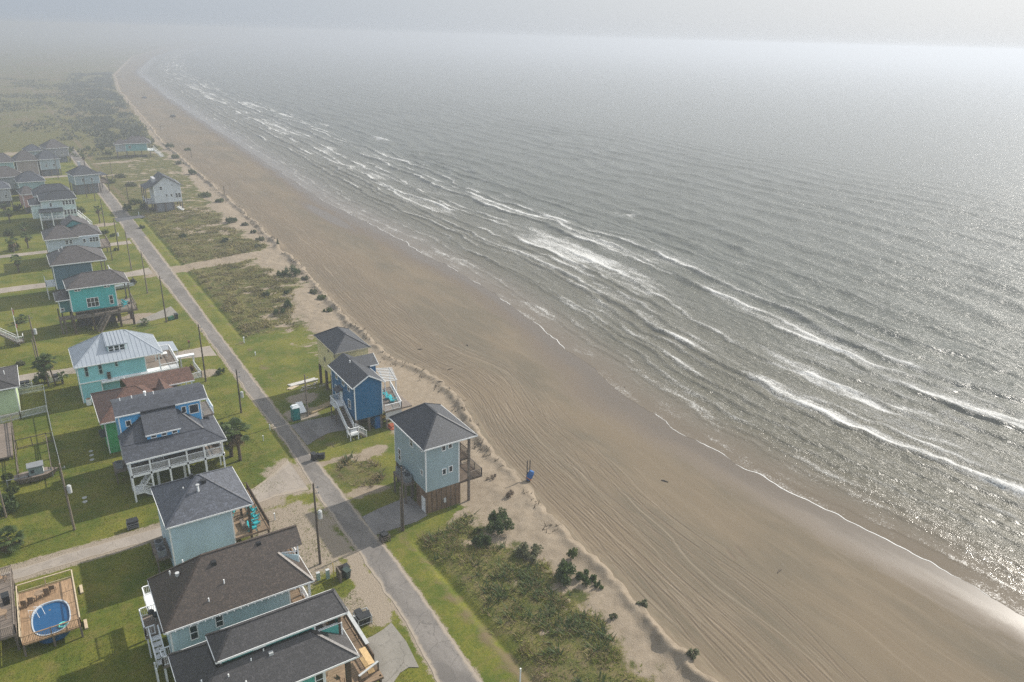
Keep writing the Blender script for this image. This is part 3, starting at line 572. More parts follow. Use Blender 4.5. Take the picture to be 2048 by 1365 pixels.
# --- sea green tall house (sea side)
sg = siding('seagreen_siding', (.32, .42, .45, 1)); H = House('beach_house', (38, 76, 0), 'tall pale sea green house on dark timber piles with a hipped charcoal roof', 'house')
H.wall(35.5, 40.15, 71.5, 80.3, 3.1, 9.3, sg); H.hip(35.05, 42.45, 71.05, 80.8, 9.35, 38.75, 38.75, 74.7, 77.8, 11.75, SH_DK)
for a in [(37.75, 38.17, 8.3, 8.95), (38.65, 39.07, 8.4, 9.05), (37.8, 38.22, 4.95, 5.65), (38.7, 39.12, 5.05, 5.78)]: H.win('-y', 71.5, *a, sash=False)
for a in [(74.85, 75.6, 7.75, 8.75), (78.5, 79.15, 3.95, 5.5), (72.3, 72.75, 8.45, 8.85), (72.25, 72.68, 5.15, 5.75)]: H.win('-x', 35.5, *a)
en = H.wall(35.52, 40.3, 71.52, 74.2, -.05, 3.1, wood('board_enclosure', (.19, .125, .08, 1), 'X', .45), False, name='ground_floor_wall', label='dark vertical board enclosure under the house')
bt = MB(); [bt.box(35.6+k*.66, 35.68+k*.66, 71.49, 71.52, 0, 3.05) for k in range(7)]; H.part('batten', bt, DKW, en)
H.door('-x', 35.52, 71.75, 72.75, .02, 2.05, WHITE); H.part('meter_box', MB().box(37.9, 38.2, 71.36, 71.52, .9, 1.5), STEEL)
H.piles([35.7, 38, 40], [75.8, 80.1], 3.1); H.piles([41.5], [71.5, 74.5, 77.5, 80.2], 9.2, .13); H.deck(40.15, 42.4, 71.4, 80.4, 3.15, DKW); H.deck(40.15, 41.6, 71.6, 80.4, 6.2, DKW)
H.deck(42.4, 43.4, 71.4, 75.0, 3.15, DKW); H.rails([(41.65, 71.45, 3.15), (43.35, 71.45, 3.15), (43.35, 75, 3.15), (42.35, 75, 3.15), (42.35, 80.3, 3.15)], PILE); H.rails([(40.2, 71.65, 6.2), (41.55, 71.65, 6.2), (41.55, 80.3, 6.2)], DKW)
H.door('+x', 40.15, 73.2, 74.1, 3.16, 5.2, WHITE); H.win('+x', 40.15, 75, 77.4, 3.9, 5.2, 2); H.win('+x', 40.15, 75, 77.4, 6.9, 8.3, 2)
H.deck(34.2, 35.5, 74.6, 78.2, 2.95, PILE, .3); H.piles([34.3], [74.8, 78.0], 2.7, .1)
for k, y in enumerate((75.3, 76.4, 77.5)): ac_unit((34.85, y, 2.96), ['black air conditioner nearest on the shelf of the sea green house', 'middle air conditioner on the shelf of the sea green house', 'farthest air conditioner on the shelf of the sea green house'][k])
# --- dark blue gabled house
bl = siding('deep_blue_siding', (.002, .115, .26, 1)); H = House('beach_house', (38, 99, 0), 'deep blue gabled house with a white stair and a white slatted canopy', 'house')
H.wall(35.85, 40.2, 94.7, 103.9, 2.3, 7.72, bl); H.wall(40.2, 41.7, 100.4, 103.6, 2.3, 7.7, bl, False)
xr, zr = 38.05, 9.15; yA, yB = 94.4, 104.2
H.part('gable_wall', MB().slab([(35.85, 94.72, 7.7), (40.2, 94.72, 7.7), (38.03, 94.72, 9.0)], .2, (0, 1, 0)), bl)
H.part('gable_wall', MB().slab([(35.85, 103.68, 7.7), (40.2, 103.68, 7.7), (38.03, 103.68, 9.0)], .2, (0, 1, 0)), bl)
rf = MB(); sl_ = (zr-7.62)/(xr-35.5)
rf.slab([(35.5, yA, 7.62), (xr, yA, zr), (xr, yB, zr), (35.5, yB, 7.62)], .14); rf.slab([(40.6, yA, 7.62), (40.6, yB, 7.62), (xr+.002, yB, zr), (xr+.002, yA, zr)], .14)
rf.slab([(38.4, 102, zr-.05), (38.4, 100.0, 8.0), (42.0, 100.0, 8.0), (42.0, 102, zr-.05)], .14); rf.slab([(38.4, 102.002, zr-.05), (42.0, 102.002, zr-.05), (42.0, 104.0, 8.0), (38.4, 104.0, 8.0)], .14)
ro_ = H.part('roof', rf, SH_DK); tr = MB()
for (p, q) in [((35.5, yA-.03, 7.56), (xr, yA-.03, zr-.06)), ((xr, yA-.03, zr-.06), (40.6, yA-.03, 7.56)), ((35.47, yA, 7.56), (35.47, yB, 7.56)), ((40.63, yA, 7.56), (40.63, 100, 7.56)), ((40.6, 99.97, 7.93), (42, 99.97, 7.93)), ((42.03, 100, 7.93), (42.03, 102, zr-.12)), ((42.03, 102, zr-.12), (42.03, 104, 7.93))]: tr.beam(p, q, .05, .17)
H.part('fascia', tr, WHITE, ro_); H.vent(37.7, 100.6, 9.0, .3, .09)
H.part('gable_wall', MB().slab([(41.69, 100.4, 7.7), (41.69, 103.6, 7.7), (41.69, 102, 8.95)], .1, (-1, 0, 0)), bl)
for a in [(101.2, 102.0, 6.3, 7.5), (98.5, 99.3, 6.3, 7.45), (96.4, 97.2, 6.3, 7.4), (101.8, 102.5, 3.6, 5.0), (96.3, 97.2, 3.5, 4.75)]: H.win('-x', 35.85, *a)
H.door('-x', 35.85, 99.5, 100.4, 3.0, 5.0, WHITE); H.win('-x', 35.85, 100.55, 100.85, 3.1, 4.9, sash=False)
H.part('door_canopy', MB().slab([(35.85, 99.2, 5.6), (35.85, 100.9, 5.6), (34.9, 100.9, 5.2), (34.9, 99.2, 5.2)], .1), SH_DK)
H.deck(34.4, 35.85, 99.0, 101.2, 2.95, RAILW); H.rails([(35.8, 101.15, 2.95), (34.45, 101.15, 2.95), (34.45, 99.0, 2.95)])
H.stairs((34.95, 94.6, 1.0), (35.1, 99.0, 2.95), 1.1, DECKG, RAILW); H.deck(34.3, 35.7, 93.2, 94.6, 1.0, RAILW); H.rails([(34.35, 94.5, 1.0), (34.35, 93.25, 1.0), (35.65, 93.25, 1.0)]); H.stairs((36.9, 93.9, .05), (35.7, 93.9, 1.0), 1.1, DECKG, RAILW)
H.piles([34.4, 35.6], [93.3, 94.5], 1.0, .06, RAILW); H.piles([34.5], [99.1, 101.1], 2.9, .07, PILE)
H.piles([36.1, 38, 39.9], [95, 97.8, 100.7, 103.6], 2.3); H.wall(38.95, 40.1, 94.9, 97.5, -.05, 1.9, bl, False, 'storage_wall'); H.door('-y', 94.9, 39.1, 39.9, .05, 1.75, paint('blue_door', (.012, .09, .25, 1)))
H.deck(40.2, 44.6, 94.0, 101.6, 2.95, DECKG); H.rails([(40.3, 94.05, 2.95), (42.9, 94.05, 2.95), (44.5, 101.5, 2.95)]); H.part('lattice', MB().box(40.3, 42.9, 94.06, 94.1, 1.6, 2.7), STEEL); H.piles([40.5, 42.6], [94.2], 2.8, .1); H.piles([44.2], [97.8, 101.3], 2.8, .1)
cn = MB()
for k in range(9): q = k/8; cn.beam((41.7+.8*q, 97.7+4.9*q, 6.1), (43.9+1.2*q, 97.5+4.4*q, 5.9), .26, .05)
for x in (41.9, 43.7): cn.beam((x, 97.6, 5.95), (x+1, 102.3, 5.95), .1, .14)
H.part('slatted_canopy', cn, STEEL); H.piles([42, 43.8], [97.8], 5.9, .05, RAILW, 2.9); H.piles([42.9, 44.4], [101.4], 5.9, .05, RAILW, 2.9)
chair(42.6, 96.3, 2.96, .6, 'turquoise chair with white top on the blue house deck, nearer one'); chair(42.4, 97.6, 2.96, .5, 'turquoise chair behind another one on the blue house deck'); chair(42.1, 99.3, 2.96, 1.5, 'turquoise chair under the white slatted canopy')
# --- tan house behind
tn = siding('tan_siding', (.70, .61, .32, 1)); H = House('beach_house', (40.3, 110.3, 0), 'plain tan stucco house with a black hipped roof behind the blue house', 'house')
H.wall(37.5, 42.9, 106.1, 114.6, 3.6, 8.55, tn, False); H.hip(37.15, 43.25, 105.7, 115.0, 8.55, 40.2, 40.2, 108.6, 112.1, 10.4, SH_DK, paint('tan_fascia', (.40, .36, .24, 1)))
for a in [(109.0, 109.5, 7.6, 8.5), (106.4, 106.8, 7.6, 8.4), (111.0, 111.6, 5.2, 5.8), (108.2, 108.6, 4.6, 5.8)]: H.win('-x', 37.5, *a, m=paint('tan_frame', (.3, .26, .17, 1)))
H.piles([37.6, 40.2, 42.7], [106.3, 108.8, 111.4, 114.3], 3.6, .18, DKW)
# --- white gabled far house by the dunes
wh = siding('white_siding', (.62, .66, .68, 1)); H = House('beach_house', (41, 266, 0), 'tall white gabled house standing alone on piles near the dunes', 'house')
H.wall(37.1, 45.1, 262, 270.5, 3.0, 8.6, wh); H.part('gable_wall', MB().slab([(37.1, 262, 8.6), (45.1, 262, 8.6), (40.6, 262, 11.3)], .2, (0, 1, 0)), wh); H.part('gable_wall', MB().slab([(37.1, 270.3, 8.6), (45.1, 270.3, 8.6), (40.6, 270.3, 11.3)], .2, (0, 1, 0)), wh)
rf = MB(); rf.slab([(36.6, 261.5, 8.3), (40.6, 261.5, 11.45), (40.6, 271, 11.45), (36.6, 271, 8.3)], .18); rf.slab([(45.8, 261.5, 8.1), (45.8, 271, 8.1), (40.602, 271, 11.45), (40.602, 261.5, 11.45)], .18)
rf.slab([(34.6, 262.5, 7.6), (36.8, 262.5, 8.4), (36.8, 271, 8.4), (34.6, 271, 7.6)], .16); H.part('roof', rf, SH_DK)
H.part('dormer', MB().box(37.6, 38.4, 264, 268.5, 9.0, 10.4), paint('pale_dormer', (.5, .5, .52, 1)))
for a in [(38.9, 39.6, 7.1, 8.1), (40.5, 40.9, 4.8, 5.6), (41.9, 42.3, 4.8, 5.6), (43.3, 43.95, 4.4, 5.7), (44.15, 44.8, 4.4, 5.7)]: H.win('-y', 262, *a)
H.part('gable_vent', MB().box(42.5, 42.9, 261.96, 262, 8.2, 8.5), GREY)
H.piles([37.2, 40, 42.5, 45], [262.2, 266, 270.3], 3.0); H.piles([34.8], [262.7, 266.8, 270.8], 7.6, .13); H.wall(37.4, 42.6, 262.4, 266, -.05, 3.0, paint('grey_lower', (.2, .21, .225, 1)), False, 'ground_floor_wall'); H.deck(34.7, 37.1, 262.5, 271, 3.0, GREY); H.rails([(37, 262.6, 3), (34.8, 262.6, 3), (34.8, 270.9, 3)]); H.stairs((45.6, 261.2, .1), (43.6, 262.6, 1.4), 1.6, RAILW)
# --- far teal house by the dune
tl2 = siding('pale_teal_siding', (.16, .36, .36, 1)); H = House('beach_house', (50, 386, 0), 'hazy pale teal house on stilts far along the dune', 'house', rot=R_(-8))
H.wall(45.8, 54.6, 381.5, 390, 3.3, 6.6, tl2); H.hip(45.2, 56.2, 381, 391, 6.6, 49, 53, 386, 386, 9.2, SH_TP); H.wall(41.8, 45.8, 382.5, 389, 3.0, 6.2, siding('pale_grey_siding', (.38, .42, .43, 1))); H.hip(41.3, 46.4, 382, 389.5, 6.2, 43.8, 44.5, 385.7, 385.7, 8.0, SH_TP)
H.piles([42.2, 46, 49, 52, 55.6], [382, 386, 389.5], 3.3); H.deck(54.6, 57.5, 381.5, 390, 3.2, RAILW); H.rails([(54.7, 381.6, 3.2), (57.4, 381.6, 3.2), (57.4, 389.9, 3.2)]); H.stairs((60.5, 381, .1), (57.4, 383, 3.2), 1.4, RAILW, RAILW); H.win('-y', 382.5, 43.4, 44.0, 4.2, 5.2); H.win('-y', 381.5, 47.2, 48, 4.4, 5.5)

# --- light blue house with grey hipped roof
lb = siding('powder_blue_siding', (.48, .64, .72, 1)); H = House('beach_house', (11, 79.5, 0), 'powder blue house with a grey hipped shingle roof and a side deck', 'house')
H.wall(7.25, 13.75, 75.35, 83.4, .0, 6.2, lb); H.hip(6.95, 15.95, 74.85, 83.95, 6.35, 11.3, 11.6, 79.45, 79.45, 9.0, SH_GR)
vp = H.vent(11.0, 77.7, 8.0, .75, .11); H.part('vent_cap', MB().cyl(11.0, 77.7, 8.75, 8.83, .2, 10), STEEL, vp); H.vent(9.7, 79.0, 8.0, .2); H.part('roof_vent', MB().box(11.5, 12.0, 78.3, 78.8, 8.2, 8.75), BLACK); H.part('roof_vent', MB().box(10.6, 11.0, 79.6, 80.0, 8.5, 9.05), BLACK)
H.deck(13.75, 17.6, 75.2, 84.6, 2.3, DECKB); H.piles([15.5], [75.4, 79.5, 83.3], 6.2, .12, DKW, 0); H.piles([17.4], [75.4, 80, 84.4], 2.2, .1, DKW); H.rails([(13.8, 84.5, 2.3), (17.5, 84.5, 2.3), (17.5, 75.3, 2.3)], DKW); H.rails([(13.85, 78.6, 2.3), (15.4, 78.6, 2.3)], DKW); H.door('+x', 13.75, 81, 81.9, 2.32, 4.4, WHITE); H.win('+x', 13.75, 76.5, 78, 3.2, 4.6, 1)
H.part('bench', MB().box(14.9, 15.3, 76.4, 78.0, 2.3, 2.75), DECKG)
chair(14.6, 80.3, 2.32, 2.6, 'turquoise deck chair under the roof edge of the powder blue house'); chair(16.7, 79.3, 2.32, 2.2, 'turquoise deck chair farthest out on the powder blue house deck'); chair(16.6, 77.9, 2.32, 2.0, 'turquoise deck chair in the middle of the powder blue house deck'); chair(16.4, 76.6, 2.32, 1.6, 'turquoise deck chair nearest the brown roof'); chair(15.9, 75.9, 2.32, 1.2, 'turquoise deck chair in front, half hidden by the brown roof')
H.deck(5.7, 7.25, 76.6, 80.4, 1.6, PILE); H.piles([5.8], [76.7, 80.2], 1.5, .08); [ac_unit((6.4, y, 1.61), l) for y, l in ((77.3, 'nearer black air conditioner behind the powder blue house'), (78.9, 'farther black air conditioner behind the powder blue house'))]
# --- big brown roofed pale blue house
pb = siding('pale_blue_siding', (.46, .61, .66, 1)); H = House('beach_house', (10.5, 63, 0), 'wide pale blue house under a large brown shingle roof', 'house')
H.wall(4.4, 15.0, 59.3, 66.7, 2.6, 6.35, pb); zr = 10.25
A_, B_, C_, D_ = (3.95, 58.9, 6.5), (17.25, 58.9, 6.5), (17.25, 67.1, 6.5), (3.95, 67.1, 6.5); P, Q = (8.3, 63, zr), (17.2, 63, zr)
n1, n2, f1, f2 = (14.85, 61.55, 8.92), (17.2, 61.55, 8.92), (14.85, 64.45, 8.92), (17.2, 64.45, 8.92)
H.roofpoly([[A_, B_, n1, n2, Q, P], [C_, D_, P, Q, f2, f1], [D_, A_, P], [B_, C_, f1, n1]], [A_, B_, C_, D_], SH_BR)
H.part('balcony_wall', MB().box(14.9, 15.05, 61.6, 64.4, 8.4, 8.9), pb); H.part('balcony_wall', MB().slab([(15.0, 61.5, 8.75), (16.7, 61.5, 7.9), (16.7, 61.5, 6.9), (15.0, 61.5, 8.3)], .1, (0, 1, 0)), pb); H.deck(15.0, 16.7, 61.6, 64.4, 7.6, DECKB); H.rails([(15.05, 61.62, 8.0), (16.6, 61.62, 7.6), (16.6, 64.38, 7.6)], h=.75); H.piles([16.75], [61.7, 64.3], 9.0, .07, RAILW, 6.6)
H.win('-y', 59.3, 6.05, 6.6, 4.45, 5.85); H.win('-y', 59.3, 8.25, 8.8, 4.85, 5.95); H.part('belt_trim', MB().box(4.4, 15, 59.2, 59.3, 3.0, 3.2), WHITE); lt = MB(); [lt.box(4.2+k*.62, 4.27+k*.62, 58.8, 58.86, 6.22, 6.34) for k in range(20)]; H.part('eave_light', lt, WHITE)
H.wall(4.9, 14.5, 59.8, 66.2, -.05, 2.6, paint('ground_floor_grey', (.25, .28, .28, 1)), False, 'ground_floor_wall'); H.piles([16.8], [59.2, 61.8, 64.2, 66.8], 6.3, .11, RAILW); H.deck(15.0, 17.0, 59.1, 66.9, 2.9, DECKB); H.part('door', MB().box(14.99, 15.05, 60.0, 60.9, 2.9, 4.9), paint('red_door', (.45, .06, .03, 1)))
H.rails([(15.1, 59.15, 2.9), (16.9, 59.15, 2.9), (16.9, 66.8, 2.9)])
for a in [(6.9, 64.4, 9.0), (9.6, 60.7, 8.2), (8.0, 59.9, 7.4), (5.7, 64.6, 8.1)]: H.vent(*a)
wv = H.part('wind_turbine_vent', MB().cyl(6.2, 63.5, 7.9, 8.5, .12, 10).cyl(6.2, 63.5, 8.5, 8.8, .2, 12), STEEL); H.part('roof_vent', MB().box(9.0, 9.4, 62.0, 62.4, 9.3, 9.75), BLACK); H.part('roof_vent', MB().box(13.2, 13.6, 62.4, 62.8, 9.7, 10.0), BLACK)
H.deck(2.75, 4.4, 63.9, 67.0, 2.6, DECKG); H.rails([(4.35, 66.95, 2.6), (2.8, 66.95, 2.6), (2.8, 64.0, 2.6), (3.6, 64.0, 2.6)]); H.deck(3.5, 4.4, 66.9, 70.2, 2.6, RAILW); H.rails([(3.55, 67, 2.6), (3.55, 70.1, 2.6), (4.35, 70.1, 2.6)])
H.deck(3.45, 4.4, 59.3, 60.6, 2.6, DECKG); H.rails([(4.3, 60.5, 2.6), (3.5, 60.5, 2.6), (3.5, 59.4, 2.6), (4.3, 59.4, 2.6)]); H.stairs((3.5, 60.8, 1.6), (3.5, 63.8, 2.6), .8, RAILW, RAILW); H.piles([2.9, 3.6], [59.6, 60.4, 64.1, 66.8], 2.5, .07, RAILW)
for x, y, l in ((4.0, 65.6, 'round black grill on the rear deck of the brown roofed house'), (3.7, 66.2, 'small round kettle grill beside a larger one on the rear deck')):
    g = Thing('grill', (x, y, 2.6), l, 'grill', 'grills on the rear deck'); g.part('bowl', MB().tube([(x, y, 3.2), (x, y, 3.35), (x, y, 3.5)], [.18, .3, .28], 14), BLACK); g.part('lid', MB().tube([(x, y, 3.5), (x, y, 3.62), (x, y, 3.68)], [.28, .2, .05], 14), BLACK); [g.part('leg', MB().beam((x+.2*math.cos(a), y+.2*math.sin(a), 2.6), (x+.1*math.cos(a), y+.1*math.sin(a), 3.25), .03), STEEL) for a in (0, 2.1, 4.2)]
# --- teal house nearest the camera, two tiers
tg = siding('teal_green_siding', (.09, .40, .35, 1)); H = House('beach_house', (10.5, 52.5, 0), 'teal green house in the foreground with two tiers of dark brown roof', 'house')
H.wall(4.2, 14.6, 48.9, 56.3, 2.3, 5.9, tg); zl = 8.0
H.roofpoly([[(3.8, 48.3, 6), (17.4, 48.3, 6), (14.3, 51.0, 8.05), (6.6, 51.0, 8.05)], [(17.4, 48.3, 6), (17.4, 56.7, 6), (14.3, 54.0, 8.05), (14.3, 51, 8.05)], [(17.4, 56.7, 6), (3.8, 56.7, 6), (6.6, 54, 8.05), (14.3, 54, 8.05)], [(3.8, 56.7, 6), (3.8, 48.3, 6), (6.6, 51, 8.05), (6.6, 54, 8.05)], [(6.6, 51, 8.05), (14.3, 51, 8.05), (14.3, 54, 8.05), (6.6, 54, 8.05)]], [(3.8, 48.3, 6), (17.4, 48.3, 6), (17.4, 56.7, 6), (3.8, 56.7, 6)], SH_DB)
H.wall(6.95, 14.75, 51.15, 53.9, 7.7, 8.75, tg, True, 'upper_wall'); H.win('-y', 51.15, 9.6, 10.5, 8.25, 8.45, sash=False)
H.roofpoly([[(6.6, 50.75, 8.75), (17.5, 50.75, 8.75), (17.0, 52.5, 10.05), (8.3, 52.5, 10.05)], [(17.5, 54.2, 8.75), (6.6, 54.2, 8.75), (8.3, 52.5, 10.05), (17.0, 52.5, 10.05)], [(6.6, 54.2, 8.75), (6.6, 50.75, 8.75), (8.3, 52.5, 10.05)], [(17.5, 50.75, 8.75), (17.5, 54.2, 8.75), (17.0, 52.5, 10.05)]], [(6.6, 50.75, 8.75), (17.5, 50.75, 8.75), (17.5, 54.2, 8.75), (6.6, 54.2, 8.75)], SH_DB)
H.part('balcony_wall', MB().box(14.75, 16.95, 51.1, 51.22, 6.3, 7.55), tg); H.part('balcony_wall', MB().box(16.85, 16.97, 51.22, 53.8, 6.3, 7.55), tg); H.deck(14.75, 16.9, 51.2, 53.8, 6.9, DECKB); H.part('balcony_cap', MB().box(14.75, 17.0, 51.06, 51.26, 7.55, 7.62), WHITE); H.piles([16.85], [51.2, 53.7], 8.7, .12, DKW, 6.3); H.part('balcony_post', MB().box(16.93, 17.06, 51.02, 51.1, 6.3, 7.6), WHITE)
for a in [(9.2, 50.6, 7.7), (10.3, 50.9, 7.9), (7.3, 50.2, 7.4), (8.4, 49.4, 6.8), (5.4, 50.9, 7.2), (6.0, 49.0, 6.5)]: H.vent(*a, h=.25)
H.part('roof_vent', MB().box(10.6, 10.95, 50.4, 50.7, 7.6, 7.85), STEEL)
H.win('-y', 48.9, 13.75, 14.35, 3.9, 5.3); H.deck(14.6, 19.6, 48.5, 57.5, 2.3, DECKB); H.piles([16.6], [49.0, 55.8], 5.9, .2, DKW, 0); H.rails([(19.5, 50.4, 2.3), (19.5, 57.4, 2.3)], DKW, bal=.13); H.part('rail_cap', MB().box(19.35, 19.7, 51.8, 57.4, 3.34, 3.4), STEEL); H.part('bench', MB().box(18.6, 19.2, 49.4, 51.6, 3.3, 3.38).box(18.6, 19.2, 49.4, 51.6, 2.3, 2.34), paint('bright_pine', (.55, .38, .19, 1))); H.rails([(19.5, 49.4, 2.3), (17.4, 48.7, 2.3)], DKW, bal=.13); H.part('rail_cap', MB().beam((19.5, 49.4, 3.36), (17.4, 48.7, 3.36), .2, .05), STEEL); H.piles([19.4], [48.8, 51.5, 54.5, 57.3], 2.3, .09, DKW); H.piles([4.4, 9, 14.3], [49.2, 56], 2.3); H.wall(4.6, 14.2, 49.5, 55.9, -.05, 2.3, paint('ground_floor_grey', (.25, .28, .28, 1)), False, 'ground_floor_wall')
def deckset(x, y, z, label, r=.45):
    t = Thing('patio_table', (x, y, z), label, 'table', 'timber deck tables'); t.part('tabletop', MB().cyl(x, y, z+.68, z+.73, r, 14), DECKB); [t.part('leg', MB().beam((x+.3*a, y+.3*b, z), (x+.2*a, y+.2*b, z+.68), .05), DECKB) for a, b in ((1, 1), (1, -1), (-1, 1), (-1, -1))]
deckset(15.5, 49.6, 2.3, 'timber table on the lower deck of the teal green house'); deckset(15.8, 52.5, 6.9, 'timber table on the upper balcony of the teal green house', .4)
def wchair(x, y, z, rz, label):
    t = Thing('patio_chair', (x, y, z), label, 'chair', 'timber deck chairs', rz); o = (0, 0, 0)
    t.part('seat', MB().box(-.25, .25, -.25, .25, .42, .46), DECKB, o=o); t.part('backrest', MB().box(-.25, .25, .23, .27, .46, .95), DECKB, o=o); [t.part('leg', MB().box(a*.22-.025, a*.22+.025, b*.22-.025, b*.22+.025, 0, .42), DECKB, o=o) for a in (-1, 1) for b in (-1, 1)]
wchair(15.2, 50.4, 2.3, .4, 'timber chair behind the table on the teal house lower deck'); wchair(16.2, 49.9, 2.3, 1.9, 'timber chair right of the table on the teal house lower deck'); wchair(15.2, 52.2, 6.9, 1.5, 'timber chair on the teal house upper balcony')

# --- bright blue house with white double porch
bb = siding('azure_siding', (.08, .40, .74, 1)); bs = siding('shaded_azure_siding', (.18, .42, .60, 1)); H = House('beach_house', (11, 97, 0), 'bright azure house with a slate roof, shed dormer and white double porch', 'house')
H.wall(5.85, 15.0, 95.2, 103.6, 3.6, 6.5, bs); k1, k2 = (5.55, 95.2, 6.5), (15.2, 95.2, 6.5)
H.roofpoly([[(5.5, 92.1, 5.72), (17.3, 92.1, 5.72), k2, k1], [k1, k2, (12.7, 98.0, 8.7), (8.4, 98.0, 8.7)], [(5.55, 98.0, 6.7), k1, (8.4, 98.0, 8.7)], [k2, (15.2, 98, 6.6), (12.7, 98, 8.7)], [(17.3, 92.1, 5.72), (17.4, 100.0, 5.75), (15.2, 100, 6.55), (15.2, 98, 6.6), k2], [(5.55, 98, 6.7), (5.5, 92.1, 5.72), k1]], [(5.5, 92.1, 5.72), (17.3, 92.1, 5.72), (17.4, 100.0, 5.75), (15.2, 100, 6.55), (12.7, 98, 6.6), (5.55, 98.0, 6.6)], SH_SL, th=.2)
H.wall(5.85, 15.75, 98.0, 102.6, 6.4, 9.5, bb, True, 'upper_wall'); rf = MB(); rf.slab([(5.5, 97.6, 9.5), (16.6, 97.6, 9.5), (16.7, 100.4, 10.25), (5.6, 100.4, 10.25)], .16); rf.slab([(5.6, 100.402, 10.25), (16.7, 100.402, 10.25), (16.7, 103.2, 9.5), (5.6, 103.2, 9.5)], .16)
ro_ = H.part('roof', rf, SH_SL); H.part('fascia', MB().beam((5.5, 97.57, 9.42), (8.4, 97.57, 9.42), .05, .17).beam((12.6, 97.57, 9.42), (16.6, 97.57, 9.42), .05, .17).beam((16.63, 97.6, 9.42), (16.73, 100.4, 10.17), .05, .17), WHITE, ro_)
d_ = H.part('dormer_roof', MB().slab([(8.3, 95.0, 7.3), (12.5, 95.0, 7.3), (12.6, 98.6, 9.8), (8.4, 98.6, 9.8)], .14), SH_SL); H.part('fascia', MB().beam((8.3, 94.97, 7.23), (12.5, 94.97, 7.23), .05, .16), WHITE, d_)
H.part('dormer', MB().slab([(8.5, 95.3, 6.2), (8.5, 98, 6.2), (8.5, 98, 9.1), (8.5, 95.3, 7.25)], 3.8, (1, 0, 0)), bb); [H.win('-y', 95.3, x, x+.5, 6.72, 7.1, sash=False) for x in (9.0, 10.25, 11.5)]
H.win('-y', 98.0, 6.65, 7.15, 7.75, 8.45, sash=False); H.win('-y', 98.0, 13.35, 13.8, 7.95, 8.75, sash=False); H.win('-y', 98.0, 14.3, 15.35, 7.6, 8.75, 0, sash=False)
for x in (8.2, 9.6, 11.2, 12.2): H.vent(x-1.6, 100.9, 10.1, .4)
H.part('wind_turbine_vent', MB().cyl(9.6, 100.9, 10.0, 10.5, .1, 8).cyl(9.6, 100.9, 10.5, 10.75, .18, 10), WHITE)
H.deck(5.7, 16.9, 92.2, 95.2, 3.75, RAILW, .3); H.deck(15.0, 17.3, 95.2, 102.5, 3.75, RAILW, .3); H.part('deck_boards', MB().box(5.9, 16.8, 92.35, 95.15, 3.751, 3.77), DECKG); H.rails([(5.85, 95.1, 3.76), (5.85, 92.3, 3.76), (16.7, 92.3, 3.76), (16.9, 99.5, 3.76)], bal=.12)
for x in (5.85, 8.05, 12.35, 14.45, 16.7): H.part('porch_post', MB().box(x-.1, x+.1, 92.2, 92.4, -.2, 5.6), RAILW)
H.part('porch_post', MB().box(10.1, 10.3, 92.2, 92.4, -.2, 4.8), RAILW); H.piles([5.95, 9.0, 12.2, 14.9], [95.2, 103.3], 3.5, .14, RAILW); H.piles([16.9], [96, 99.4, 102.2], 5.6, .1, RAILW); H.piles([10.2, 14.6], [98.5], 3.5, .14, RAILW)
H.win('-y', 95.2, 10.0, 11.4, 4.2, 5.5, 1, sash=False); H.door('-y', 95.2, 14.0, 14.8, 3.78, 5.6, WHITE); H.rails([(8.5, 93.6, 3.76), (9.8, 93.6, 3.76)], bal=.14)
H.stairs((8.2, 93.2, .05), (6.9, 93.2, 1.0), 1.0, RAILW, RAILW); H.stairs((6.7, 93.9, 1.0), (9.2, 94.6, 3.7), .9, RAILW); H.deck(5.9, 6.95, 92.6, 94.2, 1.0, RAILW); H.rails([(6.9, 92.65, 1.0), (5.95, 92.65, 1.0)], bal=.14)
H.deck(15.8, 17.3, 98.2, 102.6, 6.75, DECKG); H.rails([(17.25, 98.3, 6.75), (17.25, 102.5, 6.75)]); ac_unit((5.0, 98.6, 1.9), 'grey air conditioner on a bracket between the green and azure houses'); H.deck(4.4, 5.85, 97.6, 100.4, 1.9, PILE); H.piles([4.5], [97.8, 100.2], 1.8, .07)
# --- green house with rust brown roof
gn = siding('leaf_green_siding', (.07, .40, .15, 1)); H = House('beach_house', (10, 112, 0), 'green house under a rust brown hipped roof between the azure and turquoise houses', 'house')
H.wall(4.6, 13.2, 106.7, 116.3, .0, 4.85, gn); H.hip(4.1, 13.8, 106.1, 117.0, 5.0, 8.2, 9.6, 111.5, 111.5, 7.3, SH_RB)
g2 = MB(); g2.slab([(8.2, 114.4, 7.35), (17.5, 114.4, 7.35), (17.5, 111.4, 6.35), (9.0, 111.4, 6.35)], .16); g2.slab([(8.2, 114.402, 7.35), (8.2, 117.2, 6.3), (17.5, 117.2, 6.3), (17.5, 114.402, 7.35)], .16); H.part('roof', g2, SH_RB)
g3 = MB(); g3.slab([(13.0, 113.4, 7.0), (13.0, 107, 7.0), (11.0, 107, 5.4), (11.0, 113.4, 5.4)], .14); g3.slab([(13.002, 113.4, 7.0), (15.2, 113.4, 5.5), (15.2, 107, 5.5), (13.002, 107, 7.0)], .14); H.part('roof', g3, SH_RB); H.wall(11.3, 14.9, 107.3, 113, .0, 5.3, gn, False)
H.part('fascia', MB().beam((13.9, 111.37, 6.28), (17.5, 111.37, 6.28), .05, .16), WHITE); H.piles([17.1], [111.7, 116.9], 6.3, .1, RAILW); H.deck(14.9, 17.6, 108, 117, 2.4, DECKG); H.rails([(15.0, 108.1, 2.4), (17.5, 108.1, 2.4), (17.5, 116.9, 2.4)]); [H.vent(*a) for a in ((9.5, 109.6, 6.3), (8.6, 115.2, 7.0))]
for a in ((6, 104.0, 0),): pass
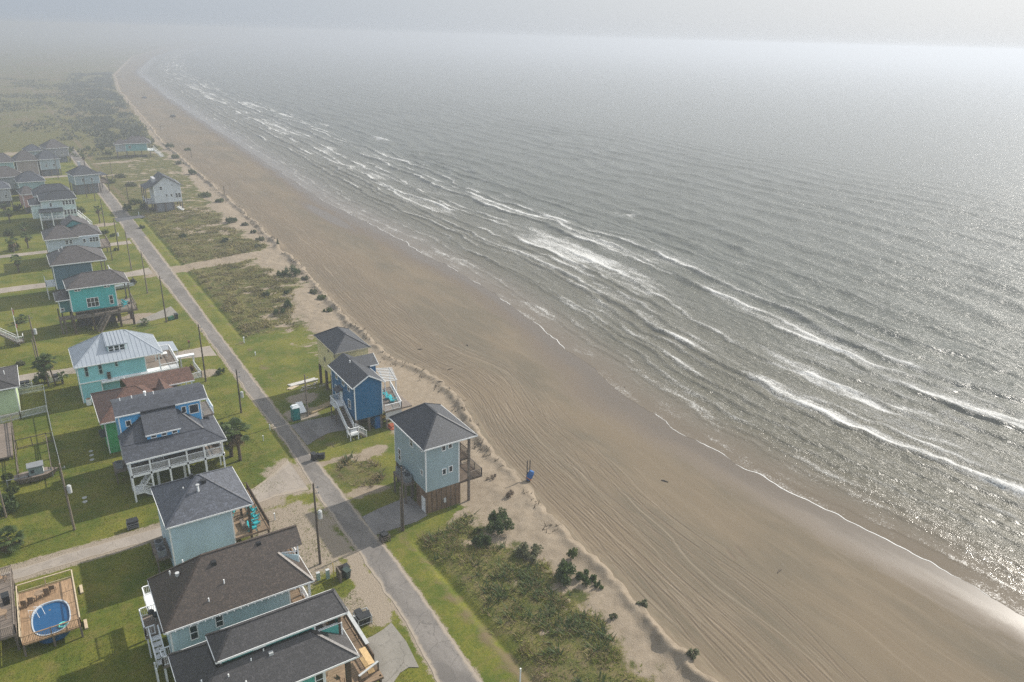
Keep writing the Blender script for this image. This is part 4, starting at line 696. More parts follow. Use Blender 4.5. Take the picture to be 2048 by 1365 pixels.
H.part('shutter', MB().box(4.55, 4.6, 107.4, 109.2, 2.2, 3.8), BLACK); H.part('awning', MB().box(3.9, 4.6, 107.2, 109.6, 2.4, 2.5), BLACK)
# --- turquoise house with standing seam metal roof
tq = siding('turquoise_siding', (.27, .62, .66, 1)); mt = NT('standing_seam_metal'); _a = mt.noise(.6, 4); MET = mt.done(mt.mix(_a, (.33, .37, .42, 1), (.46, .50, .54, 1)), .30, .5, .4)
H = House('beach_house', (9, 130, 0), 'turquoise house with a blue grey standing seam metal roof and dormer', 'house')
H.wall(3.15, 12.85, 125.35, 133.6, 3.3, 6.2, tq); H.wall(3.2, 6.2, 125.42, 131, -.05, 3.3, tq, True, 'ground_floor_wall'); H.part('belt_trim', MB().box(3.1, 12.9, 125.28, 125.35, 3.25, 3.42), WHITE); H.wall(6.22, 8.7, 126.2, 131, -.05, 2.9, tq, False, 'ground_floor_wall')
H.hip(2.85, 15.5, 124.95, 134.2, 6.25, 7.75, 11.2, 131.1-.6, 131.0-.6, 9.15, MET, WHITE, .14, .62)
dr = H.part('dormer_roof', MB().slab([(7.7, 126.7, 8.25), (10.85, 126.7, 8.25), (10.75, 130.45, 9.3), (7.75, 130.45, 9.3)], .12), MET); sm = MB(); [sm.beam((7.9+.5*k, 126.7, 8.3), (7.9+.5*k, 130.4, 9.33), .05, .05) for k in range(6)]; H.part('roof_seam', sm, MET, dr)
dc = paint('dormer_mint', (.42, .60, .58, 1)); H.part('dormer', MB().slab([(7.9, 126.9, 6.3), (7.9, 130, 6.3), (7.9, 130, 9.05), (7.9, 126.9, 8.2)], 2.6, (1, 0, 0)), dc); [H.win('-y', 126.9, x, x+.62, 7.15, 8.05) for x in (8.1, 8.9, 9.7)]
for a in [(4.22, 4.62, 4.4, 5.95), (6.13, 6.58, 4.4, 5.95), (8.5, 8.82, 5.2, 6.05)]: H.win('-y', 125.35, *a, m=dc)
H.part('louvre', MB().box(7.1, 7.6, 125.1, 125.35, 3.4, 4.5), DKW); H.deck(6.2, 8.8, 124.6, 125.35, 3.2, RAILW, .18); H.deck(8.8, 17.6, 124.9, 126.6, 3.25, RAILW, .2); H.deck(12.85, 17.7, 126.6, 133.5, 3.25, DECKG, .2)
H.piles([14.85], [125.4, 129.5, 133.4], 6.1, .09, RAILW, 3.2); H.piles([13.2, 15.3, 17.5], [125.2, 133.3], 3.1, .1, RAILW); H.rails([(14.9, 125.0, 3.25), (17.6, 125.0, 3.25), (17.6, 133.4, 3.25), (15, 133.4, 3.25)], bal=.14); H.part('white_lattice', MB().box(15, 17.5, 125.0, 125.05, .2, 2.2), RAILW); H.door('+x', 12.85, 128, 129, 3.26, 5.3, WHITE); H.win('+x', 12.85, 130, 132, 4, 5.4, 1)
H.part('porch_roof', MB().slab([(15.6, 133.2, 3.4), (19.0, 133.3, 2.9), (19.0, 138.2, 2.9), (15.6, 138.2, 3.4)], .12), MET); H.piles([16, 18.8], [133.6, 138], 2.9, .07, RAILW)
H.piles([12.6], [126, 131], 3.3, .12); dtb = Thing('patio_table', (16.3, 130.5, 3.25), 'white patio table on the turquoise house deck', 'table'); dtb.part('tabletop', MB().box(15.8, 16.8, 130, 131, 3.95, 4.0), RAILW); [dtb.part('leg', MB().box(16.3+.4*a-.03, 16.3+.4*a+.03, 130.5+.4*b-.03, 130.5+.4*b+.03, 3.25, 3.95), RAILW) for a in (-1, 1) for b in (-1, 1)]
tk = Thing('water_tank', (3.9, 124.6, 0), 'small white rusty tank standing against the turquoise wall', 'tank'); tk.part('tank_body', MB().cyl(3.9, 124.6, 0, .95, .4, 14), RAILW); tk.part('tank_lid', MB().cyl(3.9, 124.6, .95, 1.02, .3, 14), paint('rusty_metal', (.30, .17, .10, 1)))
# --- dark teal house with decks on piles
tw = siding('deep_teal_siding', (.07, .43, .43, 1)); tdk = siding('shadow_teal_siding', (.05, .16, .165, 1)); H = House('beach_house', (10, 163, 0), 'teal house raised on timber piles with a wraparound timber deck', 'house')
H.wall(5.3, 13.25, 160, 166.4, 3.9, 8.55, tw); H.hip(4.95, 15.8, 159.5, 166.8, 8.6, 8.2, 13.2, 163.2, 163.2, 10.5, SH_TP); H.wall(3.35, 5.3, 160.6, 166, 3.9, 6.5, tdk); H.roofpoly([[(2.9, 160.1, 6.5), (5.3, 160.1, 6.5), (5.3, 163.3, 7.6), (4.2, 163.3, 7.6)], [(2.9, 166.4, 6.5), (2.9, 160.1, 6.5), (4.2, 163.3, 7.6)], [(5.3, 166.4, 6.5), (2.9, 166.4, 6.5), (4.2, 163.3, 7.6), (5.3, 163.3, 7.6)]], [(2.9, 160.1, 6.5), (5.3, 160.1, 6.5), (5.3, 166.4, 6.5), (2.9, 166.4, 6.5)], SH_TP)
for a in [(6.35, 6.7, 7.95, 8.3), (6.9, 7.25, 7.95, 8.3), (11.4, 11.75, 8.0, 8.35), (11.95, 12.3, 8.0, 8.35)]: H.win('-y', 160, *a, sash=False)
H.win('-y', 160, 8.05, 9.95, 4.5, 6.2, 2); H.win('-y', 160, 11.95, 12.5, 4.55, 6.2); H.win('-y', 160.6, 3.55, 4.0, 4.3, 4.75, sash=False)
H.deck(5.0, 16.4, 158.6, 160, 3.2, PILE, .35); H.deck(13.25, 16.4, 160, 166.5, 3.2, DECKG, .35); H.deck(2.9, 5.3, 159.4, 160.6, 3.2, PILE, .5); H.rails([(5.1, 158.65, 3.2), (13.4, 158.65, 3.2)], PILE, bal=.3); H.rails([(13.4, 158.65, 3.2), (16.3, 158.65, 3.2), (16.3, 166.4, 3.2)], DECKG, bal=0)
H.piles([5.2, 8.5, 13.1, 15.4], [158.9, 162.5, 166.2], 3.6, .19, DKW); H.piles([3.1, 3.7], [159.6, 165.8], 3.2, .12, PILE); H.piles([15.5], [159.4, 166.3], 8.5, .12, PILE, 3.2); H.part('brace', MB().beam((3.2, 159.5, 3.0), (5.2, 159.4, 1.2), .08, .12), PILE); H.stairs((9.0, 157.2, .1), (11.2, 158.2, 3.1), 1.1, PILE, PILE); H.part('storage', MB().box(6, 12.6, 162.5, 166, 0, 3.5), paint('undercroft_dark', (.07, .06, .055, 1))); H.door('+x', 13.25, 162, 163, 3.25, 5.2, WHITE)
chair(14.5, 161.4, 3.22, 1.9, 'teal chair on the covered deck of the piled teal house'); chair(14.8, 162.9, 3.22, 2.2, 'teal chair farther along the covered deck of the piled teal house')
# --- slate blue house behind it
sb = siding('slate_blue_siding', (.08, .15, .20, 1)); H = House('beach_house', (9, 186, 0), 'dark slate blue house with a taupe hipped roof and front stair', 'house')
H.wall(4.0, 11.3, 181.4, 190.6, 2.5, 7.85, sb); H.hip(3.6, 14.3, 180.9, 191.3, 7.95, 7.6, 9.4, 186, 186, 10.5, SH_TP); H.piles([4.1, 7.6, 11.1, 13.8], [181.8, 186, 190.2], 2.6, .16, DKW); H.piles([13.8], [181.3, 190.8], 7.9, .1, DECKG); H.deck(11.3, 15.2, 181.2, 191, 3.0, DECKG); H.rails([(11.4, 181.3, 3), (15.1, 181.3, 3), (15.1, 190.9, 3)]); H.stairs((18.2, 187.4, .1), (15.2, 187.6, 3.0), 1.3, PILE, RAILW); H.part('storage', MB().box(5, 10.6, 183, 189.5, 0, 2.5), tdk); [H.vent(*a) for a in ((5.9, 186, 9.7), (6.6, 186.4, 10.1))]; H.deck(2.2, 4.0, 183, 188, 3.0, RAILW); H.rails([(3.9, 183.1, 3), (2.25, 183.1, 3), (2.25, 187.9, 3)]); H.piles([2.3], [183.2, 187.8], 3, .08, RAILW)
# --- pale house with double hip
ph = siding('pale_slate_siding', (.46, .53, .59, 1)); H = House('beach_house', (10, 214, 0), 'long pale grey blue house with taupe hips and a teal gable', 'house')
H.wall(4.4, 15.8, 209.6, 219, 3.8, 6.85, ph); H.hip(4.0, 11.4, 208.9, 219.4, 7.0, 7.4, 8.2, 214, 214, 9.2, SH_TP); H.hip(8.0, 16.5, 209.8, 219.2, 6.96, 12.2, 13.6, 214.4, 214.4, 8.9, SH_TP); H.part('roof', MB().slab([(8.6, 215.2, 8.2), (11.0, 215.2, 10.0), (11.0, 222, 10.0), (8.6, 222, 8.2)], .15).slab([(11.002, 215.2, 10.0), (14.6, 215.2, 8.2), (14.6, 222, 8.2), (11.002, 222, 10.0)], .15), SH_TP); H.part('gable_wall', MB().slab([(9.0, 215.5, 8.2), (14.0, 215.5, 8.2), (11, 215.5, 9.8)], .2, (0, 1, 0)), siding('gable_teal', (.10, .30, .30, 1)))
for a in [(8.4, 9.0, 5.4, 6.3), (9.3, 9.8, 5.4, 6.3), (12.2, 12.7, 5.4, 6.2)]: H.win('-y', 209.6, *a)
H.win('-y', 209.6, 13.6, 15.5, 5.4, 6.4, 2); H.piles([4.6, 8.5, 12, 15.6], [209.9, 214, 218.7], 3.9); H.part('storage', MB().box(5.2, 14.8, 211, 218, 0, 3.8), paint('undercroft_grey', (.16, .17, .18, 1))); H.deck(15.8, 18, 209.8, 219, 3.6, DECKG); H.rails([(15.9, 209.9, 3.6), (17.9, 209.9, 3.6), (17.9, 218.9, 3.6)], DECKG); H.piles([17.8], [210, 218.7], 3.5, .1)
# --- mint house with rows of windows
mi = siding('pale_mint_siding', (.54, .66, .66, 1)); H = House('beach_house', (10, 257, 0), 'pale mint house with two rows of tall windows and dark twin roofs', 'house')
H.wall(5.9, 14.5, 251.5, 262, 3.4, 8.4, mi); H.hip(5.6, 15.0, 251, 262.4, 8.5, 9.4, 13.6, 253.8, 253.8, 10.6, SH_DK); H.wall(5.0, 14.0, 262.4, 272, 3.4, 7.9, mi); H.hip(4.6, 14.6, 262.2, 272.5, 8.0, 7.8, 12.3, 267, 267, 10.4, SH_DK)
for x in (11.3, 12.1, 12.9, 13.7): H.win('-y', 251.5, x, x+.5, 6.9, 8.0); H.win('-y', 251.5, x, x+.5, 4.1, 5.4)
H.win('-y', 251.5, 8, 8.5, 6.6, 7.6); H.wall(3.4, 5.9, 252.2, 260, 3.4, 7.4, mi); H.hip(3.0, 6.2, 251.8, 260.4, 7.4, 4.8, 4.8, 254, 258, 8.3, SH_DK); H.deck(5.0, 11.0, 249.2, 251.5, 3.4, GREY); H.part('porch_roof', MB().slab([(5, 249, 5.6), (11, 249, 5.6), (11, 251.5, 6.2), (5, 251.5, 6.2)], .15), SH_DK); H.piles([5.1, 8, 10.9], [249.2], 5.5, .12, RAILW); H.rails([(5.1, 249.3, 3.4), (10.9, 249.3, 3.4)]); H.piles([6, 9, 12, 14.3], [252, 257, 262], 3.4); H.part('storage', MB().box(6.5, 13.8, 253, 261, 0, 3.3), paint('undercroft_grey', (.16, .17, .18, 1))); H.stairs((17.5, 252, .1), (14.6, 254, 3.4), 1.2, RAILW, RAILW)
# --- far houses in the haze
def far_house(x0, x1, y0, y1, ze, zf, wallc, roofm, label, rot=0, zr=2.4, wins=2, porch=False, chim=False):
    H = House('beach_house', ((x0+x1)/2, (y0+y1)/2, 0), label, 'house', 'hazy houses beyond the junction', R_(rot)); m = siding('far_siding_%02x%02x%02x' % tuple(int(255*c) for c in wallc[:3]), wallc)
    H.wall(x0+.4, x1-.4, y0+.4, y1-.4, zf, ze, m); yc = (y0+y1)/2; hw = min((y1-y0)/2, (x1-x0)/2.4); H.hip(x0, x1, y0, y1, ze+.05, x0+hw, x1-hw, yc, yc, ze+zr, roofm)
    H.piles([x0+.6, (x0+x1)/2, x1-.6], [y0+.6, y1-.6], zf); 
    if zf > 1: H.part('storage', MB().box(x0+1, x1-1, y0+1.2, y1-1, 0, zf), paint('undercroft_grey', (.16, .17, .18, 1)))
    for k in range(wins): q = x0+(x1-x0)*(k+1)/(wins+1); H.win('-y', y0+.4, q-.3, q+.3, zf+1.0, zf+2.0)
    if porch: H.deck(x1-.4, x1+2.4, y0+.6, y1-.6, zf, DECKG); H.rails([(x1, y0+.7, zf), (x1+2.3, y0+.7, zf), (x1+2.3, y1-.7, zf)], DECKG); H.piles([x1+2.2], [y0+.8, y1-.8], zf+2.5, .12); H.part('porch_roof', MB().box(x1-.1, x1+2.5, y0+.4, y1-.4, ze-.7, ze-.55), roofm)
    if chim: H.part('chimney', MB().box(x0+hw, x0+hw+.8, yc+1, yc+1.8, ze, ze+zr+1.2), STEEL)
    return H
far_house(17.3, 26.0, 303, 312, 6.6, 3.4, (.30, .38, .42, 1), SH_DK, 'hazy grey blue house with a dark pile undercroft and round porch, past the junction', 10, 2.6, 2, True, True)
far_house(-4.5, 2.2, 346, 358, 6.2, 1.5, (.28, .43, .43, 1), SH_TP, 'hazy mint house cut by the left edge of the photo', 3, 2.8)
far_house(2.2, 10.0, 346, 357, 6.4, .0, (.30, .26, .24, 1), SH_TP, 'hazy brownish house with a tall hip, left of the grey one', 3, 3.2)
far_house(9.6, 17.2, 347, 357, 6.4, 2.5, (.34, .42, .45, 1), SH_SL, 'hazy pale grey house with palms in front', 6, 2.8)
far_house(6.6, 13.2, 374, 383, 6.2, 2.5, (.30, .36, .40, 1), SH_SL, 'hazy blue grey house behind, left of the farthest roof', 5, 2.2)
far_house(13.6, 22.5, 380, 391, 6.2, 2.5, (.27, .27, .29, 1), SH_TP, 'hazy farthest house with a long taupe roof', 10, 3.0)
far_house(-6.5, 4.0, 311, 322, 6.2, 2.0, (.28, .30, .30, 1), SH_TP, 'hazy house with a broad brown roof at the left edge', 8, 3.0)
far_house(1.2, 9.6, 300, 310, 6.0, 2.0, (.26, .38, .40, 1), SH_SL, 'hazy blue grey hipped house left of the pile undercroft one', 3, 2.8)
far_house(1.3, 5.6, 277, 286, 6.0, 2.0, (.50, .30, .29, 1), SH_TP, 'small pink house with a brown hipped roof', 6, 1.8, 1)
far_house(-6.0, -.6, 290, 300, 6.0, 2.0, (.40, .42, .44, 1), SH_GR, 'pale roofed hazy house half cut by the left edge', 3, 2.0)
# --- left edge houses and decks
yg = siding('pale_lime_siding', (.52, .64, .40, 1)); H = House('beach_house', (-9.5, 131, 0), 'pale lime green cottage with a dark roof at the left edge', 'house')
H.wall(-14, -5.1, 126.2, 134.0, .4, 4.2, yg); H.hip(-14.6, -4.5, 125.6, 134.8, 4.7, -11, -9.5, 130.2, 130.2, 6.2, SH_DB); H.part('skirt_wall', MB().box(-14, -5.1, 126.18, 134, -.1, .4), TAN); H.win('-y', 126.2, -9, -8, 1.6, 2.8); H.vent(-6.2, 130, 5.6)
H = House('beach_house', (-12, 155, 0), 'cottage with a white handrailed stair at the left edge', 'house'); H.wall(-17, -8.6, 150, 160, 3.2, 6.2, paint('plain_cream', (.45, .42, .36, 1))); H.hip(-17.5, -8.2, 149.5, 160.5, 6.2, -13, -12, 155, 155, 8.4, SH_DB); H.piles([-16.6, -12.6, -8.8], [150.4, 155, 159.6], 3.2); H.deck(-8.6, -7.2, 155, 158.5, 3.2, DECKG); H.stairs((-4.4, 157.6, .7), (-7.3, 157.6, 3.2), 1.3, DECKG, RAILW); H.deck(-4.5, -3.3, 156.6, 158.6, .8, DECKG); H.rails([(-4.4, 156.7, .8), (-3.35, 156.7, .8), (-3.35, 158.5, .8)])

# ---------------------------------------------------------------- utility poles
POLEM = wood('utility_pole_wood', (.20, .165, .13, 1), 'Z', .02); POLED = wood('dark_pole_wood', (.105, .085, .068, 1), 'Z', .02)
def pole(bx, by, h, label, trans=0, arm=0, lean=0.0, m=None, r=.15):
    t = Thing('utility_pole', (bx, by, 0), label, 'utility pole', 'wooden utility poles'); m = m or POLED
    top = (bx-lean*h, by, h); t.part('shaft', MB().tube([(bx, by, -.3), top], [r, r*.62], 9), m)
    if trans:
        z = h*trans; t.part('transformer', MB().cyl(bx+.38, by-.1, z-.5, z+.4, .24, 12).cyl(bx+.38, by-.1, z+.4, z+.5, .15, 8), STEEL); t.part('bracket', MB().beam((bx, by, z), (bx+.3, by-.08, z), .08), GREY)
    if arm:
        for k in range(arm): t.part('insulator', MB().beam((bx-lean*h*.9, by, h-.6-k*.7), (bx+.35, by-.15, h-.5-k*.7), .05).cyl(bx+.38, by-.15, h-.58-k*.7, h-.36-k*.7, .06, 8), GREY)
    return t
pole(21.1, 69.1, 10.4, 'tall utility pole with a grey transformer on the gravel yard', .62, 2, .005); pole(31.6, 69.9, 8.7, 'utility pole at the corner of the sea green house drive', 0, 1); pole(31.45, 70.1, 6.0, 'shorter pale pole strapped beside the utility pole by the sea green house', m=POLEM, r=.1)
pole(-1.2, 89.8, 8.9, 'pale utility pole with a transformer on the shaded lawn', .62, 1, .004, POLEM); pole(31.7, 103.9, 7.0, 'utility pole beside the portable toilet and blue house', 0, 1, m=POLEM); pole(23.3, 110.1, 7.3, 'utility pole behind the big palm at the road edge', .42, 2)
pole(21.3, 124.5, 10.2, 'slim dark utility pole beside the white fenced garden', 0, 2); pole(21.0, 157, 9.7, 'utility pole standing by the pale concrete drive', 0, 1); pole(20.9, 178.3, 9.5, 'utility pole on the grass near the side lane', 0, 1, m=POLEM); pole(20.6, 198.7, 9.6, 'utility pole just past the side lane crossing', 0, 1, m=POLEM); pole(20.5, 219.1, 8.6, 'utility pole in front of the pale grey blue house', .5, 1)
pole(-1.6, 145.2, 9.2, 'utility pole with transformer left of the turquoise house', .68, 1, .004, POLEM); pole(-1.9, 144.6, 5.2, 'short stub pole leaning beside the transformer pole', 0, 0, .01, POLEM, .12); pole(-7.8, 96.6, 7.0, 'pale pole between bushes at the left edge', 0, 0, 0, POLEM, .12)
pole(20.8, 249.7, 8.0, 'hazy utility pole near the mint house'); pole(22.6, 289.5, 7.0, 'hazy utility pole by the far bend'); pole(20.8, 296.9, 7.2, 'hazy utility pole in front of the pile undercroft house'); pole(30.9, 274.4, 7, 'hazy utility pole left of the white gabled house'); pole(15.4, 339.6, 8, 'hazy utility pole far left among palms'); pole(33, 330, 7.5, 'hazy slim pole in the far scrub', m=POLEM)
# flagpole
fp = Thing('flagpole', (-4.1, 157.4, 0), 'white flagpole with limp faded red flags', 'flagpole'); fp.part('pole_shaft', MB().cyl(-4.1, 157.4, 0, 7.2, .07, 8, .04), RAILW); fp.part('flag', MB().slab([(-4.15, 157.4, 7.1), (-3.85, 157.35, 6.7), (-3.95, 157.4, 5.9), (-4.15, 157.4, 5.8)], .03, (0, 1, 0)), paint('faded_red', (.42, .12, .10, 1))); fp.part('flag', MB().slab([(-4.15, 157.4, 4.2), (-3.8, 157.4, 3.9), (-3.85, 157.4, 3.3), (-4.15, 157.4, 3.2)], .03, (0, 1, 0)), paint('faded_red', (.42, .12, .10, 1)))

# ---------------------------------------------------------------- bins, fences, small things
def bin_(x, y, z, rz, label, m=BLACK, lying=False):
    t = Thing('trash_bin', (x, y, z), label, 'trash bin', 'wheeled trash bins', rz); o = (0, 0, 0)
    b = MB(); b.add([(-.24, -.26, 0), (.24, -.26, 0), (.24, .26, 0), (-.24, .26, 0), (-.31, -.36, 1), (.31, -.36, 1), (.31, .34, 1), (-.31, .34, 1)], [(3, 2, 1, 0), (4, 5, 6, 7), (0, 1, 5, 4), (1, 2, 6, 5), (2, 3, 7, 6), (3, 0, 4, 7)])
    t.part('bin_body', b, m, o=o); t.part('lid', MB().slab([(-.34, -.42, 1.04), (.34, -.42, 1.04), (.34, .38, 1.12), (-.34, .38, 1.12)], .06), m, o=o)
    for s in (-1, 1): t.part('wheel', MB().tube([(s*.24, .3, .12), (s*.31, .3, .12)], .12, 10), BLACK, o=o)
    if lying: t.r.rotation_euler = (R_(84), 0, rz); t.r.location = (x, y, z+.36)
    return t
def rack(x0, x1, y0, y1, h, m, label, slat=True):
    t = Thing('bin_rack', ((x0+x1)/2, (y0+y1)/2, 0), label, 'bin rack', 'bin racks')
    [t.part('post', MB().box(x-.05, x+.05, y-.05, y+.05, -.1, h), m) for x in (x0, x1) for y in (y0, y1)]
    for z in ((h*.35, h*.65, h) if slat else (h, h*.3)):
        t.part('rail', MB().box(x0, x1, y0-.06, y0-.02, z-.09, z), m); t.part('rail', MB().box(x0-.06, x0-.02, y0, y1, z-.09, z), m); t.part('rail', MB().box(x0, x1, y1+.02, y1+.06, z-.09, z), m); t.part('rail', MB().box(x1+.02, x1+.06, y0, y1, z-.09, z), m)
    return t
rack(20.9, 22.3, 57.6, 58.9, .95, STEEL, 'white framed rack holding black bins near the gravel drive', False); bin_(21.3, 57.95, .02, .2, 'black trash bin at the front left of the white rack'); bin_(21.95, 57.95, .02, -.1, 'black trash bin at the front right of the white rack'); bin_(21.35, 58.65, .02, .1, 'black trash bin at the back of the white rack', lying=False)
tb = Thing('wooden_screen', (22.2, 65.4, 0), 'worn brown plank screen beside two dark bins', 'screen'); tb.part('panel', MB().box(21.85, 21.97, 65.0, 66.2, 0, 1.35), PILE); tb.part('panel', MB().box(21.97, 22.7, 66.1, 66.2, .0, 1.3), PILE); tb.part('post', MB().box(21.8, 22.0, 64.85, 65.0, 0, 1.4), PILE)
bin_(22.75, 65.35, .02, .3, 'dark green grey trash bin nearest the plank screen', paint('dark_green_plastic', (.03, .05, .045, 1), .5)); bin_(22.9, 66.0, .02, .1, 'dark trash bin behind the one at the plank screen')
x, y = G(770, 1082); rack(x-.5, x+.5, y-.35, y+.45, .8, PILE, 'small timber rack with bins at the sea green house drive'); bin_(x-.1, y, .02, .2, 'black trash bin in the timber rack by the sea green drive')
x, y = G(634, 917); bin_(x, y, .02, 1.0, 'dark trash bin tipped beside the sandy track', lying=True); bin_(x-.5, y-.3, .02, .4, 'dark trash bin upright beside the sandy track')
x, y = G(266, 1056); rack(x-.55, x+.6, y-.35, y+.4, .75, GREY, 'dark rack with bins at the pale lane edge'); bin_(x-.22, y, .02, 0, 'left black bin at the pale lane edge'); bin_(x+.32, y, .02, .1, 'right black bin with a pale lid corner at the lane edge')
x, y = G(52, 775); rack(x-1.0, x+.9, y-.5, y+.5, .8, RAILW, 'white bin rack with a grey lid near the lime cottage'); bin_(x-.4, y-.1, .02, 0, 'left black bin in the white rack near the lime cottage'); bin_(x+.3, y-.1, .02, .05, 'right black bin in the white rack near the lime cottage')
x, y = G(112, 762); rack(x-1.0, x+1.0, y-.5, y+.5, .7, RAILW, 'white bin rack between the two tall palms and a small palm'); bin_(x+.1, y, .02, .1, 'single dark bin in the white rack by the tall palms')
x, y = G(455, 868); rack(x-1.0, x+1.1, y-.4, y+.5, .95, RAILW, 'white bin rack beside the azure house corner'); bin_(x-.35, y, .02, 0, 'left dark bin beside the azure house corner'); bin_(x+.45, y, .02, .1, 'right dark bin beside the azure house corner')
x, y = G(353, 638); bin_(x, y, .02, .2, 'dark trash bin standing at the concrete drive corner'); bin_(x-1.6, y-.5, .02, 1.9, 'green trash bin fallen on the grass by the concrete drive', paint('green_plastic', (.02, .12, .06, 1), .5), True)
# portable toilet
x, y = 29.8, 103.8; pt = Thing('portable_toilet', (x, y, 0), 'teal portable toilet with a white roof beside the road', 'portable toilet'); TE = paint('teal_plastic', (.012, .18, .165, 1), .45)
pt.part('cabin', MB().box(x-.55, x+.55, y-.55, y+.55, .1, 2.1), TE); pt.part('roof', MB().add([(x-.6, y-.6, 2.1), (x+.6, y-.6, 2.1), (x+.6, y+.6, 2.1), (x-.6, y+.6, 2.1), (x-.4, y-.4, 2.35), (x+.4, y-.4, 2.35), (x+.4, y+.4, 2.35), (x-.4, y+.4, 2.35)], [(3, 2, 1, 0), (4, 5, 6, 7), (0, 1, 5, 4), (1, 2, 6, 5), (2, 3, 7, 6), (3, 0, 4, 7)]), paint('white_plastic', (.62, .66, .68, 1)))
d_ = pt.part('door', MB().box(x-.4, x+.4, y-.59, y-.55, .2, 1.95), paint('teal_door', (.015, .22, .20, 1), .45)); pt.part('handle', MB().box(x+.25, x+.32, y-.62, y-.59, 1.0, 1.15), STEEL, d_); pt.part('skid', MB().box(x-.6, x+.6, y-.62, y+.62, 0, .1), BLACK)
x, y = G(602, 822); single('board', MB().slab([(x-.5, y-1.2, .25), (x+.5, y-1.2, .25), (x+.6, y+1.2, 1.0), (x-.4, y+1.2, 1.0)], .08), RAILW, (x, y, 0), 'pale board sheet propped beside the teal portable toilet', 'board')
# lumber
rng2 = random.Random(3)
def lumber(px, py, n, L, m, label, ang):
    x, y = G(px, py); t = Thing('lumber_pile', (x, y, 0), label, 'lumber pile', 'lumber left at the building site', ang)
    for k in range(n): t.part('plank', MB().box(-L/2+rng2.uniform(-.2, .2), L/2+rng2.uniform(-.2, .2), -.55+.15*(k % 8), -.42+.15*(k % 8), .05+.09*(k//8), .13+.09*(k//8)), m, o=(0, 0, 0))
lumber(642, 817, 16, 4.6, paint('yellowed_lumber', (.30, .23, .13, 1)), 'stack of yellowed planks beside the blue house drive', .35); lumber(606, 766, 12, 4.8, paint('white_lumber', (.55, .53, .50, 1)), 'long white boards lying on the grass by the tan house', .1); lumber(584, 776, 6, 1.8, TAN, 'short tan boards beside the long white ones', .5)
x, y = G(625, 774); rb = MB()
for k in range(26): a, b, r0 = rng2.uniform(-2, 2), rng2.uniform(-1, 1), rng2.uniform(.15, .5); rb.beam((x+a, y+b, rng2.uniform(.03, .3)), (x+a+r0*rng2.choice((-1, 1)), y+b+rng2.uniform(-.4, .4), rng2.uniform(.03, .4)), .16, .06)
single('rubble', rb, paint('pale_rubble', (.42, .38, .35, 1)), (x, y, 0), 'heap of pale building scraps beside the tan house piles', 'rubble', kind='stuff')
# bright toys / kayaks under the blue house deck
x, y = 40.9, 95.2
def kayak(x, y, z, L, m, label, a):
    t = Thing('kayak', (x, y, z), label, 'kayak', 'kayaks under the blue house deck', a); pts = [(-L/2, 0, .2), (-L*.35, 0, .15), (0, 0, .12), (L*.35, 0, .15), (L/2, 0, .2)]
    t.part('hull', MB().tube(pts, [.05, .25, .34, .25, .05], 10), m, o=(0, 0, 0)); t.part('cockpit', MB().box(-.4, .4, -.2, .2, .4, .5), BLACK, o=(0, 0, 0))
YEL = paint('yellow_plastic', (.52, .36, .02, 1), .4); kayak(41.6, 97.0, .5, 3.0, YEL, 'yellow kayak left of another under the blue house deck', .25); kayak(42.9, 96.4, .5, 2.6, YEL, 'yellow kayak right of another, close to the sea green roof', .3)
single('sand_mat', MB().box(40.7, 43.6, 93.3, 95.2, 0, .12), wood('red_boards', (.36, .10, .05, 1), 'X', 1.2), (42, 94, 0), 'red orange board platform on the ground behind the sea green house', 'platform')
# pool deck
PX = [G(*q, 2.5) for q in ((37.4, 1180), (44.5, 1291.5), (162, 1253.3), (146.5, 1159.5))]; zt = 1.35; PX = [(-7.0, 79.0), (-7.05, 70.3), (-2.1, 70.2), (-2.1, 78.0)]
pd = Thing('pool_deck', (-4.5, 74.5, 0), 'raised brown timber deck around an oval swimming pool', 'pool deck')
pc = (-4.45, 73.0); ov = [(pc[0]+1.55*math.copysign(abs(math.cos(t))**.75, math.cos(t)), pc[1]+2.45*math.copysign(abs(math.sin(t))**.75, math.sin(t))) for t in [2*math.pi*k/32 for k in range(32)]]
dm = wood('pool_deck_boards', (.34, .225, .135, 1), 'X', 1.0)
bmx = bmesh.new(); x0, x1, y0, y1 = -7.0, -2.1, 70.25, 78.6
def outer(p):
    dx, dy = p[0]-pc[0], p[1]-pc[1]; k = min([(x1-pc[0])/dx if dx > 0 else (x0-pc[0])/dx if dx < 0 else 9e9, (y1-pc[1])/dy if dy > 0 else (y0-pc[1])/dy if dy < 0 else 9e9]); return (pc[0]+dx*k, pc[1]+dy*k)
inn = ov; out = [outer(p) for p in ov]; mb = MB(); n = 32; mb.add([(a, b, zt) for a, b in inn]+[(a, b, zt) for a, b in out]+[(a, b, zt-.15) for a, b in out], [(i, n+i, n+(i+1) % n, (i+1) % n) for i in range(n)]+[(n+i, 2*n+i, 2*n+(i+1) % n, n+(i+1) % n) for i in range(n)])
for c_ in ((x0, y0), (x1, y0), (x1, y1), (x0, y1)):
    i = min(range(n), key=lambda i: (out[i][0]-c_[0])**2+(out[i][1]-c_[1])**2 if abs(out[i][0]-c_[0]) < 1e-3 else 99)
    j = min(range(n), key=lambda j: (out[j][0]-c_[0])**2+(out[j][1]-c_[1])**2 if abs(out[j][1]-c_[1]) < 1e-3 else 99)
    mb.add([(out[i][0], out[i][1], zt), (out[j][0], out[j][1], zt), (c_[0], c_[1], zt)], [(0, 1, 2)])
pd.part('deck_boards', mb, dm); bmx.free()
